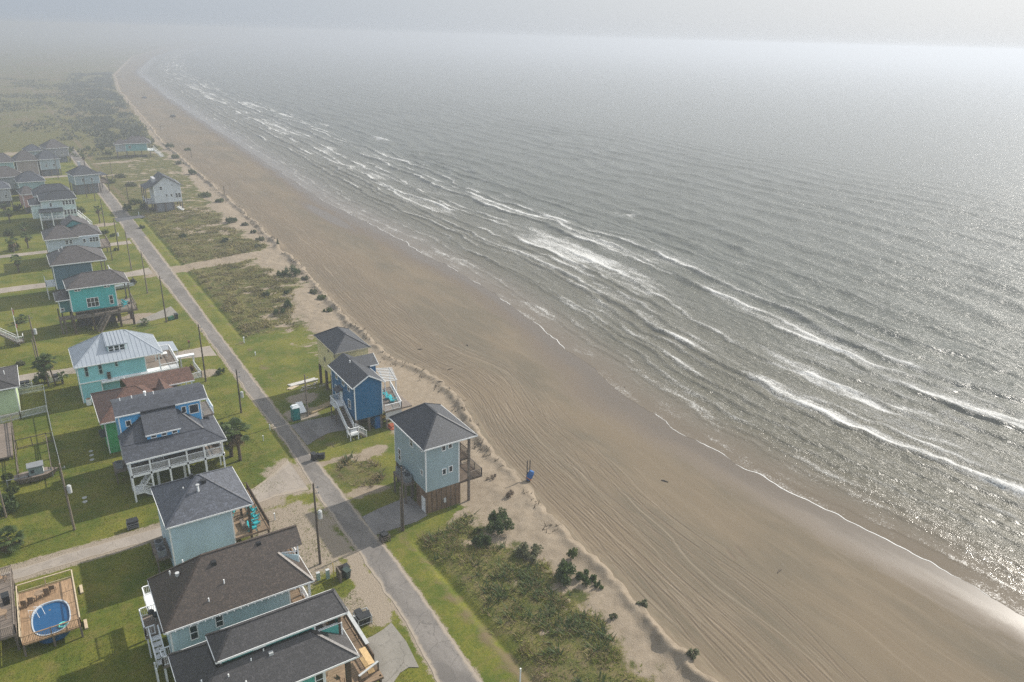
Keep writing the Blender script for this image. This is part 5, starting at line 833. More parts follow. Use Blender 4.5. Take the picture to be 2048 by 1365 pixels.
pd.part('railing', MB().rail([(x0, y0, zt), (x1, y0, zt)], .95, bal=.13), dm); pd.part('railing', MB().rail([(x1, y0, zt), (x1, y1, zt)], .95, bal=0), TAN); pd.part('railing', MB().rail([(x1, y1, zt), (x0, y1, zt)], .95, bal=0), TAN); pd.part('railing', MB().rail([(x0, y1, zt), (x0, y0, zt)], .95, bal=0), TAN)
[pd.part('post', MB().box(a-.09, a+.09, b-.09, b+.09, -.2, zt-.1), PILE) for a in (x0+.1, -4.5, x1-.1) for b in (y0+.1, 74.4, y1-.1)]
sp_ = Thing('swimming_pool', (pc[0], pc[1], 0), 'oval above ground pool of deep blue water with a pale rim', 'swimming pool')
pw = NT('pool_water'); a_ = pw.noise(1.2, 3); wm = pw.done(pw.mix(a_, (.004, .055, .15, 1), (.008, .085, .21, 1)), .08, .5); h_ = pw.noise(5, 2); pw.bump(h_, .15, .03)
sp_.part('water', MB().slab([(a, b, zt-.12) for a, b in ov], .9), wm); rim = MB(); ri = [(pc[0]+(a-pc[0])*1.0, pc[1]+(b-pc[1])*1.0) for a, b in ov]; ro2 = [(pc[0]+(a-pc[0])*1.07, pc[1]+(b-pc[1])*1.05) for a, b in ov]
rim.add([(a, b, zt+.06) for a, b in ri]+[(a, b, zt+.06) for a, b in ro2]+[(a, b, zt-.25) for a, b in ri], [(i, n+i, n+(i+1) % n, (i+1) % n) for i in range(n)]+[(i, (i+1) % n, 2*n+(i+1) % n, 2*n+i) for i in range(n)]); sp_.part('rim', rim, paint('pool_rim', (.42, .47, .52, 1)))
for s in (0, .5): sp_.part('ladder', MB().tube([(-6.2+s, 74.1+s*.6, zt), (-6.2+s, 74.1+s*.6, zt+.8), (-5.6+s, 73.8+s*.6, zt+.8), (-5.4+s, 73.7+s*.6, zt-.3)], .03, 6), RAILW)
fr = Thing('float_ring', (-3.6, 71.4, zt-.1), 'turquoise inflatable ring floating in the pool', 'pool float'); tor = MB(); [tor.tube([(-3.6+.34*math.cos(a), 71.4+.34*math.sin(a), zt-.06), (-3.6+.34*math.cos(a+.5), 71.4+.34*math.sin(a+.5), zt-.06)], .1, 8, False) for a in [k*.3927 for k in range(16)]]; fr.part('tube', tor, paint('mint_vinyl', (.10, .50, .45, 1), .35))
for k, (x, y) in enumerate([(-6.5, 76.0), (-5.9, 76.2), (-4.5, 76.9), (-4.0, 77.1)]):
    wchair(x, y, zt, 2.9, ['leftmost timber chair on the pool deck', 'second timber chair from the left on the pool deck', 'third timber chair on the pool deck, right of the table', 'rightmost timber chair on the pool deck'][k])
deckset(-5.2, 76.6, zt, 'small pale topped table between timber chairs on the pool deck', .42)
# neighbour deck at the left edge
nd = Thing('timber_deck', (-9.5, 76, 0), 'weathered grey raised deck at the left edge beside the pool', 'deck'); nd.part('deck_boards', MB().box(-13, -7.25, 71.4, 81.5, 1.75, 1.95), DECKG); nd.part('railing', MB().rail([(-13, 71.5, 1.95), (-7.3, 71.5, 1.95), (-7.3, 81.4, 1.95), (-13, 81.4, 1.95)], 1.0, bal=.14), DECKG); [nd.part('post', MB().box(a-.1, a+.1, b-.1, b+.1, -.2, 1.75), PILE) for a in (-12.8, -7.4) for b in (71.6, 76.5, 81.3)]
bin_(-7.9, 76.6, 1.96, .1, 'dark bin on the weathered deck at the left edge'); deckset(-8.3, 74.4, 1.96, 'pale table on the weathered deck at the left edge', .5); wchair(-8.1, 80.6, 1.96, 1.2, 'chair at the far corner of the weathered deck'); wchair(-8.6, 75.4, 1.96, .2, 'chair beside the pale table on the weathered deck')
for (px, py, l) in ((163, 1180, 'pale plank lying beside the pool deck'), (172, 1250, 'brown block lying on the grass beside the pool deck')): x, y = G(px, py); single('plank', MB().box(x-.14, x+.14, y-.7, y+.7, 0, .15), TAN, (x, y, 0), l, 'plank', 'planks on the grass')
# fences
def fence(name, pts, h, m, label, bal=.16, post=.1, rails=(1.0,), cat='fence'):
    t = Thing(name, (pts[0][0], pts[0][1], 0), label, cat)
    for a, b in zip(pts[:-1], pts[1:]):
        a = Vector((*a, 0)); b = Vector((*b, 0)); L = (b-a).length; k = max(1, round(L/2.4)); pn = MB()
        for r in rails: pn.beam(a+Vector((0, 0, h*r)), b+Vector((0, 0, h*r)), .07, .09)
        if bal: [pn.beam(a.lerp(b, i*bal/L)+Vector((0, 0, .05)), a.lerp(b, i*bal/L)+Vector((0, 0, h)), .07, .03) for i in range(1, int(L/bal))]
        t.part('fence_panel', pn, m)
        for i in range(k+1): p = a.lerp(b, i/k); t.part('post', MB().box(p.x-post/2, p.x+post/2, p.y-post/2, p.y+post/2, -.2, h+.08), m)
    return t
WW = paint('weathered_white', (.50, .52, .50, 1), .7); CH = paint('galvanised_wire', (.22, .235, .235, 1), .5)
fence('garden_fence', [(17.6, 126.0), (21.1, 126.4), (20.9, 131.8)], 1.15, RAILW, 'white picket fence around the garden of the metal roofed house', rails=(.2, .95)); pg = Thing('pergola', (19.7, 131.9, 0), 'white flat topped pergola at the garden corner', 'pergola'); pg.part('beam', MB().box(17.8, 21.2, 131.3, 132.2, 2.2, 2.4), RAILW); [pg.part('post', MB().box(a-.08, a+.08, b-.08, b+.08, -.1, 2.2), RAILW) for a in (18.9, 21) for b in (131.4, 132.1)]
fence('yard_fence', [(-5.1, 133.5), (-1.6, 133.4), (-1.7, 124.8), (-5.2, 124.3), (-10, 123.6)], 1.2, WW, 'weathered white fence around the small yard of the lime cottage', rails=(.2, .95))
fence('chain_fence', [(-1.7, 124.5), (-1.6, 114.4), (-1.4, 106.8), (-1.3, 98.3)], 1.5, CH, 'galvanised chain link fence running along the lawns', bal=0, rails=(1.0, .1)); fence('chain_fence', [(-1.8, 114.3), (-2.4, 114.5), (-6.0, 114.3)], 1.4, POLED, 'dark cross fence between the lawn and the boat yard', bal=0, rails=(1.0, .1)); fence('timber_fence', [(-6.35, 123), (-6.2, 114.3), (-6.1, 104.1)], 1.3, PILE, 'grey timber fence beside the weathered deck yard', bal=0, rails=(1.0, .85, .1)); fence('timber_fence', [(-2.4, 114.4), (-2.4, 104.2)], 1.2, PILE, 'grey timber fence on the right side of the boat yard', bal=0, rails=(1.0, .85)); fence('wire_fence', [(-7.4, 103.7), (-5, 103.6), (-2.4, 104)], 1.1, CH, 'low wire fence in front of the wooden boat', bal=0, rails=(1.0,))
nd = Thing('timber_deck', (-9, 118, 0), 'weathered grey ground deck behind the timber fence', 'deck'); nd.part('deck_boards', MB().box(-14, -6.5, 111.5, 122.5, .4, .6), DECKG); [nd.part('post', MB().box(a-.1, a+.1, b-.1, b+.1, -.2, .4), PILE) for a in (-13.8, -6.7) for b in (111.7, 122.3)]
# old wooden boat
x, y = -4.2, 104.3; bt = Thing('wooden_boat', (x, y, 0), 'old grey wooden boat with a small striped cabin in the yard', 'boat'); hull = [(x-2.4, y-.7), (x-1.4, y-1.0), (x+1.2, y-1.0), (x+2.6, y+.1), (x+1.2, y+1.0), (x-1.4, y+1.0), (x-2.4, y+.6)]
hb_ = MB(); nh = len(hull); hb_.add([(x+(a-x)*.75, y+(b-y)*.6, .1) for a, b in hull]+[(a, b, .95) for a, b in hull], [tuple(range(nh))[::-1], tuple(range(nh, 2*nh))]+[(i, (i+1) % nh, nh+(i+1) % nh, nh+i) for i in range(nh)]); bt.part('hull', hb_, DECKG); cb = bt.part('cabin', MB().box(x-.7, x+.9, y-.6, y+.6, .95, 2.1), paint('cabin_sage', (.20, .26, .25, 1))); bt.part('cabin_roof', MB().box(x-.85, x+1.05, y-.75, y+.75, 2.1, 2.2), GREY, cb); bt.part('window', MB().box(x-.5, x-.1, y-.63, y-.6, 1.3, 1.75), GLASS, cb); bt.part('stripe_panel', MB().box(x+.9, x+.94, y-.5, y+.5, 1.0, 1.25).box(x+.9, x+.94, y-.5, y+.5, 1.45, 1.65).box(x+.9, x+.94, y-.5, y+.5, 1.85, 2.05), RAILW, cb)
# skiff beside the slate house
x, y = 17.2, 184.3; bt = Thing('motor_boat', (x, y, 0), 'small pale skiff with an outboard on the grass by the slate house', 'boat', rot=.15); o = (0, 0, 0); hl = [(-2.2, -.6), (.8, -.65), (2.3, 0), (.8, .65), (-2.2, .6)]; hb_ = MB(); hb_.add([(a*.85, b*.6, .3) for a, b in hl]+[(a, b, .9) for a, b in hl]+[(a*.92, b*.82, .9) for a, b in hl]+[(a*.8, b*.6, .5) for a, b in hl], [(4, 3, 2, 1, 0)]+[(i, (i+1) % 5, 5+(i+1) % 5, 5+i) for i in range(5)]+[(5+i, 5+(i+1) % 5, 10+(i+1) % 5, 10+i) for i in range(5)]+[(10+i, 10+(i+1) % 5, 15+(i+1) % 5, 15+i) for i in range(5)]+[(15, 16, 17, 18, 19)]); bt.part('hull', hb_, paint('skiff_grey', (.38, .42, .44, 1)), o=o); bt.part('outboard', MB().box(-2.5, -2.2, -.2, .2, .5, 1.4), BLACK, o=o); bt.part('seat', MB().box(-.3, .1, -.5, .5, .75, .82), STEEL, o=o); bt.part('console', MB().box(1.9, 2.2, -.1, .1, .7, 1.9), BLACK, o=o)
# utility pedestals, meters, signs, posts
for (px, py, h, l) in ((656, 1157, 1.1, 'taller pale green utility pedestal on the grass strip'), (637, 1160, .9, 'shorter pale green utility pedestal near the porch posts')): 
    x, y = G(px, py); t = Thing('utility_pedestal', (x, y, 0), l, 'utility pedestal', 'pale green pedestals'); t.part('casing', MB().box(x-.18, x+.18, y-.14, y+.14, 0, h), paint('pedestal_green', (.30, .42, .38, 1))); t.part('cap', MB().box(x-.2, x+.2, y-.16, y+.16, h, h+.06), STEEL)
def post(px, py, h, r, m, label, cat='post', cap=True):
    x, y = G(px, py); t = Thing('marker_post', (x, y, 0), label, cat, 'marker posts'); t.part('shaft', MB().box(x-r, x+r, y-r, y+r, -.2, h), m)
    if cap: t.part('cap', MB().box(x-r*1.3, x+r*1.3, y-r*1.3, y+r*1.3, h, h+.05), m)
post(488.4, 686, 1.1, .09, RAILW, 'white post at the corner of the tall grass lot'); post(511, 711, .6, .08, RAILW, 'small white post on the mown lot'); post(668, 1160, 2.2, .03, YEL, 'thin yellow marker pole on the grass strip', cap=False); post(550, 1040, .9, .06, RAILW, 'small white post in the grassy island of the gravel yard'); post(710, 1247, .9, .1, STEEL, 'grey meter post beside the framed bins'); post(1040, 1365, 1.6, .05, RAILW, 'white standpipe in the scrub at the bottom edge'); post(494, 527, 1.2, .08, TAN, 'pale post beside the beach access track'); post(278, 432, 1.2, .07, RAILW, 'white post near the dark tarmac drive'); post(540, 860, .8, .05, RAILW, 'white stake on the lawn by the big palm, right one'); post(527, 882, .8, .05, RAILW, 'white stake on the lawn by the big palm, left one')
x, y = G(379, 695); mbx = Thing('mailbox', (x, y, 0), 'small dark mailbox on a post at the garden drive', 'mailbox'); mbx.part('post', MB().box(x-.05, x+.05, y-.05, y+.05, -.1, 1.0), PILE); mbx.part('box', MB().box(x-.14, x+.14, y-.25, y+.25, 1.0, 1.3), paint('mailbox_red', (.16, .05, .045, 1)))
x, y = G(545, 1040); yd = Thing('yard_sign', (x-1.2, y-.2, 0), 'small pale sign on a stick in the grassy island', 'sign'); yd.part('panel', MB().box(x-1.5, x-.9, y-.23, y-.2, .7, 1.1), paint('sign_pale', (.45, .5, .46, 1))); yd.part('stick', MB().box(x-1.22, x-1.18, y-.2, y-.16, 0, .7), PILE)
x, y = 42.6, 32.2; wp = Thing('walkover_platform', (x, y, 0), 'pale timber platform corner at the bottom edge', 'platform'); wp.part('deck_boards', MB().box(x-1.1, x+1.0, y-1.6, y+.6, .9, 1.05), paint('fresh_pine', (.50, .38, .24, 1))); [wp.part('post', MB().box(x+a-.06, x+a+.06, y+b-.06, y+b+.06, -.3, .9), PILE) for a in (-1, .9) for b in (-1.5, .5)]
# beach: blue trash barrel between posts, hung on a frame
x, y = 50.6, 71.2; bb_ = Thing('beach_trash_barrel', (x, y, 0), 'blue barrel slung between two tall dark posts on the beach', 'trash barrel'); z0 = float(land_h(np.array([x]), np.array([y]))[0])
for s in (-.22, .22): bb_.part('post', MB().tube([(x+s, y+.2, z0-.3), (x+s, y+.25, z0+3.0)], .075, 8), POLED)
bb_.part('barrel', MB().tube([(x-.25, y-.1, z0+.25), (x-.1, y-.12, z0+.6), (x+.15, y-.14, z0+1.1), (x+.3, y-.16, z0+1.45)], [.3, .42, .42, .33], 14), paint('barrel_blue', (.008, .085, .26, 1), .4)); bb_.part('strap', MB().tube([(x-.2, y-.13, z0+.4), (x-.12, y-.13, z0+.5)], [.44, .44], 14), paint('rust_orange', (.35, .12, .04, 1))); bb_.part('crossbar', MB().beam((x-.3, y+.15, z0+1.2), (x+.35, y+.15, z0+1.2), .08), POLED)
tx, ty = G(556, 495, .2); ct = Thing('green_tree', (tx, ty, 0), 'small upright green tree planted in the sand at the beach edge', 'tree')
def leafball(mb, c, r, n, s, rnd, flat=1.0):
    for _ in range(n):
        d_ = Vector((rnd.gauss(0, 1), rnd.gauss(0, 1), rnd.gauss(0, 1)*flat)).normalized()*r*(rnd.random()**.45); p = Vector(c)+Vector((d_.x, d_.y, d_.z*flat)); a = Vector((rnd.gauss(0, 1), rnd.gauss(0, 1), rnd.gauss(0, .8))).normalized(); b = a.cross(Vector((rnd.gauss(0, 1), rnd.gauss(0, 1), rnd.gauss(0, 1)))).normalized(); q = s*rnd.uniform(.6, 1.4)
        mb.add([p-a*q, p+b*q*.45, p+a*q, p-b*q*.45], [(0, 1, 2, 3)])
L1 = leafm('leaf_dark', (.030, .055, .014, 1), (.085, .125, .034, 1)); L2 = leafm('leaf_mid', (.055, .085, .018, 1), (.14, .165, .045, 1)); L3 = leafm('leaf_greyish', (.08, .095, .045, 1), (.18, .18, .10, 1)); L4 = leafm('leaf_palm', (.035, .065, .016, 1), (.11, .15, .045, 1)); L5 = leafm('dry_frond', (.13, .095, .05, 1), (.26, .19, .10, 1)); TW = wood('twig_bark', (.11, .085, .062, 1), 'Z', .01)
cm = MB(); rr = random.Random(5); [leafball(cm, (tx, ty, .5+.4*k), .62-.1*k, 120, .13, rr, .7) for k in range(6)]; ct.part('crown', cm, L1); ct.part('trunk', MB().cyl(tx, ty, -.2, 1.6, .06, 6, .03), TW)
# hazy vehicle and far posts on the beach
def car(px, py, label, c, a):
    x, y = G(px, py); z = float(land_h(np.array([x]), np.array([y]))[0])+.05; t = Thing('parked_car', (x, y, z), label, 'car', 'vehicles on the far beach', a); o = (0, 0, 0); m = paint('car_dark_%d' % int(px), c, .3)
    t.part('body', MB().box(-.9, .9, -2.2, 2.2, .35, .95), m, o=o); t.part('cabin', MB().add([(-.85, -1.6, .95), (.85, -1.6, .95), (.85, 1.0, .95), (-.85, 1.0, .95), (-.7, -1.2, 1.6), (.7, -1.2, 1.6), (.7, .4, 1.6), (-.7, .4, 1.6)], [(3, 2, 1, 0), (4, 5, 6, 7), (0, 1, 5, 4), (1, 2, 6, 5), (2, 3, 7, 6), (3, 0, 4, 7)]), GLASS, o=o); [t.part('wheel', MB().tube([(s*.75, b, .35), (s*.95, b, .35)], .36, 12), BLACK, o=o) for s in (-1, 1) for b in (-1.4, 1.4)]
car(346, 234, 'dark vehicle far along the hazy beach', (.03, .032, .036, 1), .3); car(289, 197, 'farther dark vehicle on the hazy beach', (.04, .04, .042, 1), .35)
for px, py, l in ((449, 390, 'slender dark post at the beach edge right of the white gabled house'), (383, 315, 'hazy dark post on the beach past the far teal house'), (322, 262, 'hazy faint post farthest along the beach')): post(px, py, 3.0, .09, POLED, l, cap=False)
# stepping stones, small lawn bits
for k, (px, py) in enumerate([(182, 903), (183, 911), (184, 920), (169, 996), (170, 1004)]): x, y = G(px, py); single('stepping_stone', MB().cyl(x, y, -.05, .04, .3, 9), paint('pale_stone', (.36, .36, .34, 1)), (x, y, 0), ['stepping stone farthest from the azure house stair', 'middle stepping stone of the upper three', 'nearest stepping stone of the upper three', 'upper stepping stone of the lower pair', 'lower stepping stone of the lower pair'][k], 'stepping stone', 'stepping stones on the lawn')

# ---------------------------------------------------------------- palms
def palm(x, y, h, r, n, label, skirt=True, lean=(0, 0), seed=1, group='palms in the yards', trunk=.16, z=0):
    rnd = random.Random(seed); t = Thing('palm_tree', (x, y, z), label, 'palm tree', group); top = Vector((x+lean[0], y+lean[1], z+h)); 
    t.part('trunk', MB().tube([(x, y, z-.2), (x+lean[0]*.4, y+lean[1]*.4, z+h*.5), top], [trunk*1.25, trunk, trunk*.9], 9), TW); cr_ = MB(); sk = MB()
    def frond(mb, a, el, L, droop):
        d_ = Vector((math.cos(a)*math.cos(el), math.sin(a)*math.cos(el), math.sin(el))); st = top+d_*L*.1; hub = top+d_*L*.5+Vector((0, 0, -droop*L*.12)); mb.beam(st, hub, .05, .03); sd = d_.cross(Vector((0, 0, 1))).normalized(); up = sd.cross(d_)
        for k in range(13):
            q = -1.25+2.5*k/12; v = (d_*math.cos(q)+sd*math.sin(q)).normalized(); l = L*.55*(1-.25*abs(q)); tip = hub+v*l+Vector((0, 0, -droop*l*.55))+up*.04*rnd.uniform(-1, 1); mid = hub+v*l*.55+Vector((0, 0, -droop*l*.12)); w = v.cross(up).normalized()*.075*L/1.6
            mb.add([hub, mid+w, tip, mid-w], [(0, 1, 2, 3)])
    for k in range(n): frond(cr_, k*2.399+rnd.uniform(-.2, .2), rnd.uniform(-.55, 1.25), r*rnd.uniform(.85, 1.15), rnd.uniform(.4, 1.1))
    t.part('crown', cr_, L4)
    if skirt:
        for k in range(n//2): frond(sk, k*2.399, rnd.uniform(-1.35, -.75), r*rnd.uniform(.6, .95), rnd.uniform(.6, 1.2))
        t.part('dry_skirt', sk, L5)
    return t
palm(-.9, 135.2, 4.2, 1.6, 26, 'left one of the two tall slim palms by the white bin rack', lean=(-.3, 0), seed=1, trunk=.11); palm(.1, 134.9, 4.6, 1.7, 28, 'right one of the two tall slim palms, leaning left', lean=(-.7, .1), seed=2, trunk=.11)
x, y = G(481, 921); palm(x, y, 4.7, 2.1, 34, 'large fan palm with a brown skirt beside the azure house', seed=3, lean=(-.1, 0), trunk=.2); palm(x-.7, y+1.6, 4.0, 1.8, 26, 'fan palm half hidden behind the large one by the azure house', seed=4); x, y = G(462, 912); palm(x, y, 2.2, 1.3, 18, 'short dry palm by the azure house porch corner', seed=5)
for px, py, h, r, l in ((290, 650, .7, 1.0, 'small young palm beside the concrete drive'), (44, 645, .9, 1.5, 'bushy short palm on the sunny lawn'), (38, 545, 3.2, 1.6, 'palm with a drooping skirt at the left lawn edge'), (57, 497, 3.4, 1.7, 'palm in front of the pale grey blue house'), (126, 768, 1.4, 1.1, 'small palm right of the white bin rack'), (28, 505, 3.2, 1.8, 'palm left of another near the far lawn'), (200, 446, 4.2, 1.6, 'palm beside the mint house at the far road'), (110, 350, 4.5, 1.7, 'hazy palm before the grey far house'), (100, 345, 4.0, 1.6, 'hazy palm left of another by the grey far house'), (142, 322, 5.0, 1.8, 'hazy tall palm by the bend of the far lane'), (20, 445, 3.0, 1.6, 'hazy palm near the left edge far lawn'), (50, 470, 2.6, 1.5, 'low palm behind the far lawn fence'), (88, 445, 2.4, 1.4, 'low palm left of the long pale house'), (170, 332, 4.0, 1.5, 'hazy palm beyond the pile undercroft house'), (12, 430, 2.8, 1.4, 'hazy short palm at the very left')): 
    x, y = G(px, py); palm(x, y, h, r, 20, l, seed=int(px*7+py), skirt=h > 2)
x, y = G(20, 1095); palm(x, y, 1.3, 1.9, 30, 'shaggy dry palm at the left edge by the lane', seed=77)

# ---------------------------------------------------------------- shrubs
def shrub(x, y, r, h, label, m, n, leaf=.16, seed=1, name='shrub', group='dune shrubs', z=None, stems=5, cat='shrub'):
    rnd = random.Random(seed); z = float(land_h(np.array([x]), np.array([y]))[0]) if z is None else z; t = Thing(name, (x, y, z), label, cat, group); cr_ = MB(); st = MB()
    for k in range(max(4, int(r*7))):
        a = rnd.uniform(0, 6.283); q = r*.8*math.sqrt(rnd.random()); bx, by = x+q*math.cos(a), y+q*math.sin(a); hh = h*(1-.55*(q/r)**2)*rnd.uniform(.6, 1.1); rr_ = rnd.uniform(.22, .42)*min(r, 1.6)
        leafball(cr_, (bx, by, z+hh*.6), rr_, n, leaf, rnd, 1.1); leafball(cr_, (bx+rnd.uniform(-.2, .2), by, z+hh*.95), rr_*.6, n//3, leaf*.85, rnd, 1.5)
        if k < stems: st.tube([(x+(bx-x)*.3, y+(by-y)*.3, z-.1), (bx, by, z+hh*.8)], [.05, .02], 5)
    t.part('foliage', cr_, m); t.part('stem', st, TW); return t
def sh_px(px, py, r, h, l, m, n=90, leaf=.15, **k): x, y = G(px, py, .2); return shrub(x, y, r, h, l, m, n, leaf, seed=int(px+py*3), **k)
sh_px(1003, 1062, 2.0, 2.6, 'largest dark green bush on the sand below the sea green house', L1, 170); sh_px(965, 1090, 1.2, 1.4, 'dark bush just left of the largest one', L1, 110); sh_px(955, 1068, .7, .8, 'small round bush left of the largest one', L2, 80); sh_px(1060, 1112, 1.7, 1.2, 'wide low olive bush in the middle of the sand patch', L3, 110); sh_px(1125, 1158, 1.7, 1.9, 'tall dark bush near the tracks with an upright top', L1, 140); sh_px(1143, 1120, .8, 1.7, 'slim upright shoot bush at the sand edge', L2, 70); sh_px(1172, 1165, 1.2, 1.0, 'low dark bush right of the tall one', L1, 100); sh_px(1195, 1175, .6, .7, 'small dark tuft at the dune foot', L1, 60)
sh_px(1282, 1212, .8, .6, 'dark tuft clinging to the dune crest', L3, 80); sh_px(1380, 1322, .8, .6, 'lowest dark tuft on the dune crest', L3, 80); sh_px(1018, 993, .8, .9, 'bare brown thorny bush on the sand by the barrel', leafm('dead_twigs', (.10, .075, .05, 1), (.20, .15, .11, 1)), 40, .1); sh_px(985, 958, .8, .5, 'bare brown low bush below the sea green house', leafm('dead_twigs', (.1, .075, .05, 1), (.2, .15, .11, 1)), 30, .1); sh_px(1228, 1240, .5, .6, 'pale spiky tuft on the dune sand', L3, 40)
for px, py, r, h, l, m in ((583, 553, 2.3, 2.4, 'large dark bush at the beach end of the tall grass lot', L1), (560, 552, 1.3, 1.2, 'bush left of the large beach end bush', L2), (610, 562, 1.2, .8, 'brown grey bush on the dune past the large one', L3), (535, 592, .9, .9, 'small dark bush in the sandy patch, left', L1), (575, 590, .8, .8, 'small dark bush in the sandy patch, right', L1), (577, 615, 1.3, 1.3, 'dark bush in the middle of the tall grass lot', L1), (560, 628, 1.2, 1.1, 'dark bush just below the middle one', L1), (630, 588, 1.2, .9, 'grey bush on the dune line', L3), (645, 600, 1.2, .7, 'low green bush on the dune line', L2), (655, 625, 1.0, .7, 'low bush near the tan house on the dune', L2),
        (463, 447, 1.9, 1.7, 'dark round bush at the end of the far grass lot', L1), (410, 395, 2.4, 1.7, 'olive round bush right of the white gabled house', L2), (440, 406, 1.6, 1.2, 'green bush next to the olive round one', L2), (383, 350, 2.2, 2.2, 'dark bush at the beach edge behind the white gabled house', L1), (340, 300, 2.4, 2.4, 'hazy dark tree right of the far teal house', L1), (508, 468, 1.0, .9, 'dark clump on the dune scarp of the far lot', L1), (520, 482, 1.3, .9, 'brown clump on the dune scarp of the far lot', L3), (490, 452, 1.2, .7, 'ragged clump along the far dune crest', L3), (515, 497, 1.3, .8, 'low bush before the beach access', L3), (452, 485, 1.0, 1.0, 'small dark bush in the far grass lot', L1), (365, 475, 1.0, 1.2, 'reedy dark bush by the ditch of the far lot', L1), (285, 455, 1.0, 1.0, 'dark bush by the ditch near the dark drive', L1), (253, 420, 1.8, 2.0, 'tall dark bush at the dark tarmac drive', L1), (285, 418, 2.2, 1.8, 'dark bush left of the white gabled house', L1), (270, 408, 2.4, 1.7, 'olive bush behind the dark tarmac drive', L2), (222, 365, 2.0, 1.4, 'hazy bush on the far lot', L2), (240, 355, 2.4, 1.3, 'hazy olive bush on the far lot', L3), (262, 372, 2.6, 1.3, 'hazy low thicket on the far lot', L3), (360, 330, 2.0, 1.4, 'hazy beach edge bush', L3), (352, 318, 2.4, 1.6, 'hazy beach edge thicket', L2), (375, 300, 1.8, 1.0, 'hazy clump by the beach past the teal house', L2)): sh_px(px, py, r, h, l, m, 70, .2)
yardg = 'yard shrubs'
for px, py, r, h, l, m in ((12, 1018, 1.8, 2.2, 'large glossy dark bush at the left edge', L1), (28, 985, .9, 1.0, 'pale green bush beside the pole at the left edge', L2), (18, 960, 1.0, 1.2, 'leafy garden shrub above the dark bush', L2), (82, 765, 1.4, 2.0, 'dark round bush under the two tall palms', L1), (380, 742, .9, 1.4, 'reddish flowering shrub inside the white garden fence', leafm('reddish_leaf', (.05, .05, .02, 1), (.20, .09, .04, 1))), (268, 568, .8, 1.8, 'dry brown shrub beside the piled teal house', L3), (440, 745, .9, 1.0, 'dark shrub on the grass by the road', L1), (450, 860, 1.2, 1.4, 'dark shrub by the bin rack at the azure house', L1), (40, 728, .9, .8, 'scraggly shrub behind the lime cottage', L3), (212, 470, 1.2, 2.0, 'tall shrub by the long pale house', L2), (225, 472, .8, 1.0, 'small dark shrub by the far pole', L1), (232, 500, .7, .9, 'round shrub at the base of the far pole', L1), (30, 500, 1.6, 2.4, 'leafy tree like shrub at the far left', L2), (200, 500, 1.0, 1.8, 'shrub behind the slate blue house', L2), (155, 1160, .1, .1, '', None)):
    if m: sh_px(px, py, r, h, l, m, 80, .17, group=yardg)
for i, (px, py) in enumerate([(35, 420), (15, 470), (62, 330), (175, 300), (205, 300), (160, 425), (240, 300), (218, 310)]): sh_px(px, py, 1.7, 2.0, ['hazy tree by the far left lawn', 'shady tree left of the palms', 'hazy tree between the far roofs', 'hazy shrub along the far lane, left', 'hazy shrub along the far lane, middle', 'dark shrub beside the mint house', 'hazy shrub by the far sandy yard', 'hazy low shrub near the far road bend'][i], (L1, L2)[i % 2], 60, .22, group='hazy far shrubs', name='small_tree' if i < 3 else 'shrub', cat='tree' if i < 3 else 'shrub')

# ---------------------------------------------------------------- scrub grass and weeds (uncountable)
def tufts(name, n, xr_, yr_, dens, hmin, hmax, wd, m, label, seed, blades=3):
    rg = np.random.default_rng(seed); x = rg.uniform(*xr_, n); y = rg.uniform(*yr_, n); keep = rg.random(n) < dens(x, y); x, y = x[keep], y[keep]; n = len(x); z = np.where(x < 26, -.02, land_h(x, y)); V = []; 
    for b in range(blades):
        a = rg.uniform(0, 6.283, n); h_ = rg.uniform(hmin, hmax, n)*(.6+.8*fbm(x/2.5, y/2.5, 2)); ln = rg.uniform(.6, 1.9, n)*h_; cx, cy = np.cos(a), np.sin(a); ox = rg.normal(0, wd*1.2, n); oy = rg.normal(0, wd*1.2, n)
        p0 = np.stack([x+ox-cy*wd, y+oy+cx*wd, z-.03], -1); p1 = np.stack([x+ox+cy*wd, y+oy-cx*wd, z-.03], -1); p2 = np.stack([x+ox+cx*ln, y+oy+cy*ln, z+h_], -1); V.append(np.stack([p0, p1, p2], 1).reshape(-1, 3))
    V = np.concatenate(V); F = np.arange(len(V)).reshape(-1, 3); o = npmesh(name, V, F, m, None, False); return tag(o, label, 'grass', kind='stuff')
def dens_scrub(x, y):
    D = Dn(y); wn_ = curve(SANDW, y)*(.55+.9*fbm(x/9, y/9, 3)); sand = np.clip((wn_-(D-x))/5+.5, 0, 1); s_ = ss(x, 32.1, 33.2)*(1-ss(y, 66.5, 69.5)*ss(-y, -143, -140)); s_ = np.maximum(s_, (((x-32.3)/2.9)**2+((y-85)/4.4)**2 < 1)*1.0); return np.clip(s_*(1-ss(sand+.5*(fbm(x/2, y/2, 3)-.5), .3, .6)), 0, 1)*(1-pathmask(x, y))*(.06+.9*ss(fbm(x/2.2, y/2.2, 4), .40, .60))*(x > 29)
tufts('scrub_grass', 36000, (29, 48), (28, 70), dens_scrub, .08, .3, .05, leafm('scrub_green', (.085, .125, .014, 1), (.25, .25, .045, 1), .35), 'tangled green weeds and grass covering the near dune lot', 1); tufts('scrub_grass', 16000, (29, 48), (28, 92), dens_scrub, .15, .5, .04, leafm('scrub_dry', (.17, .125, .06, 1), (.32, .25, .13, 1), .5), 'dry brown grass mixed into the near dune lot', 2); tufts('weed_patch', 6000, (30, 47), (30, 92), lambda x, y: dens_scrub(x, y)*ss(fbm(x/4, y/4, 3), .48, .6), .3, .8, .09, L1, 'dark leafy weeds in clumps on the dune lots', 5)
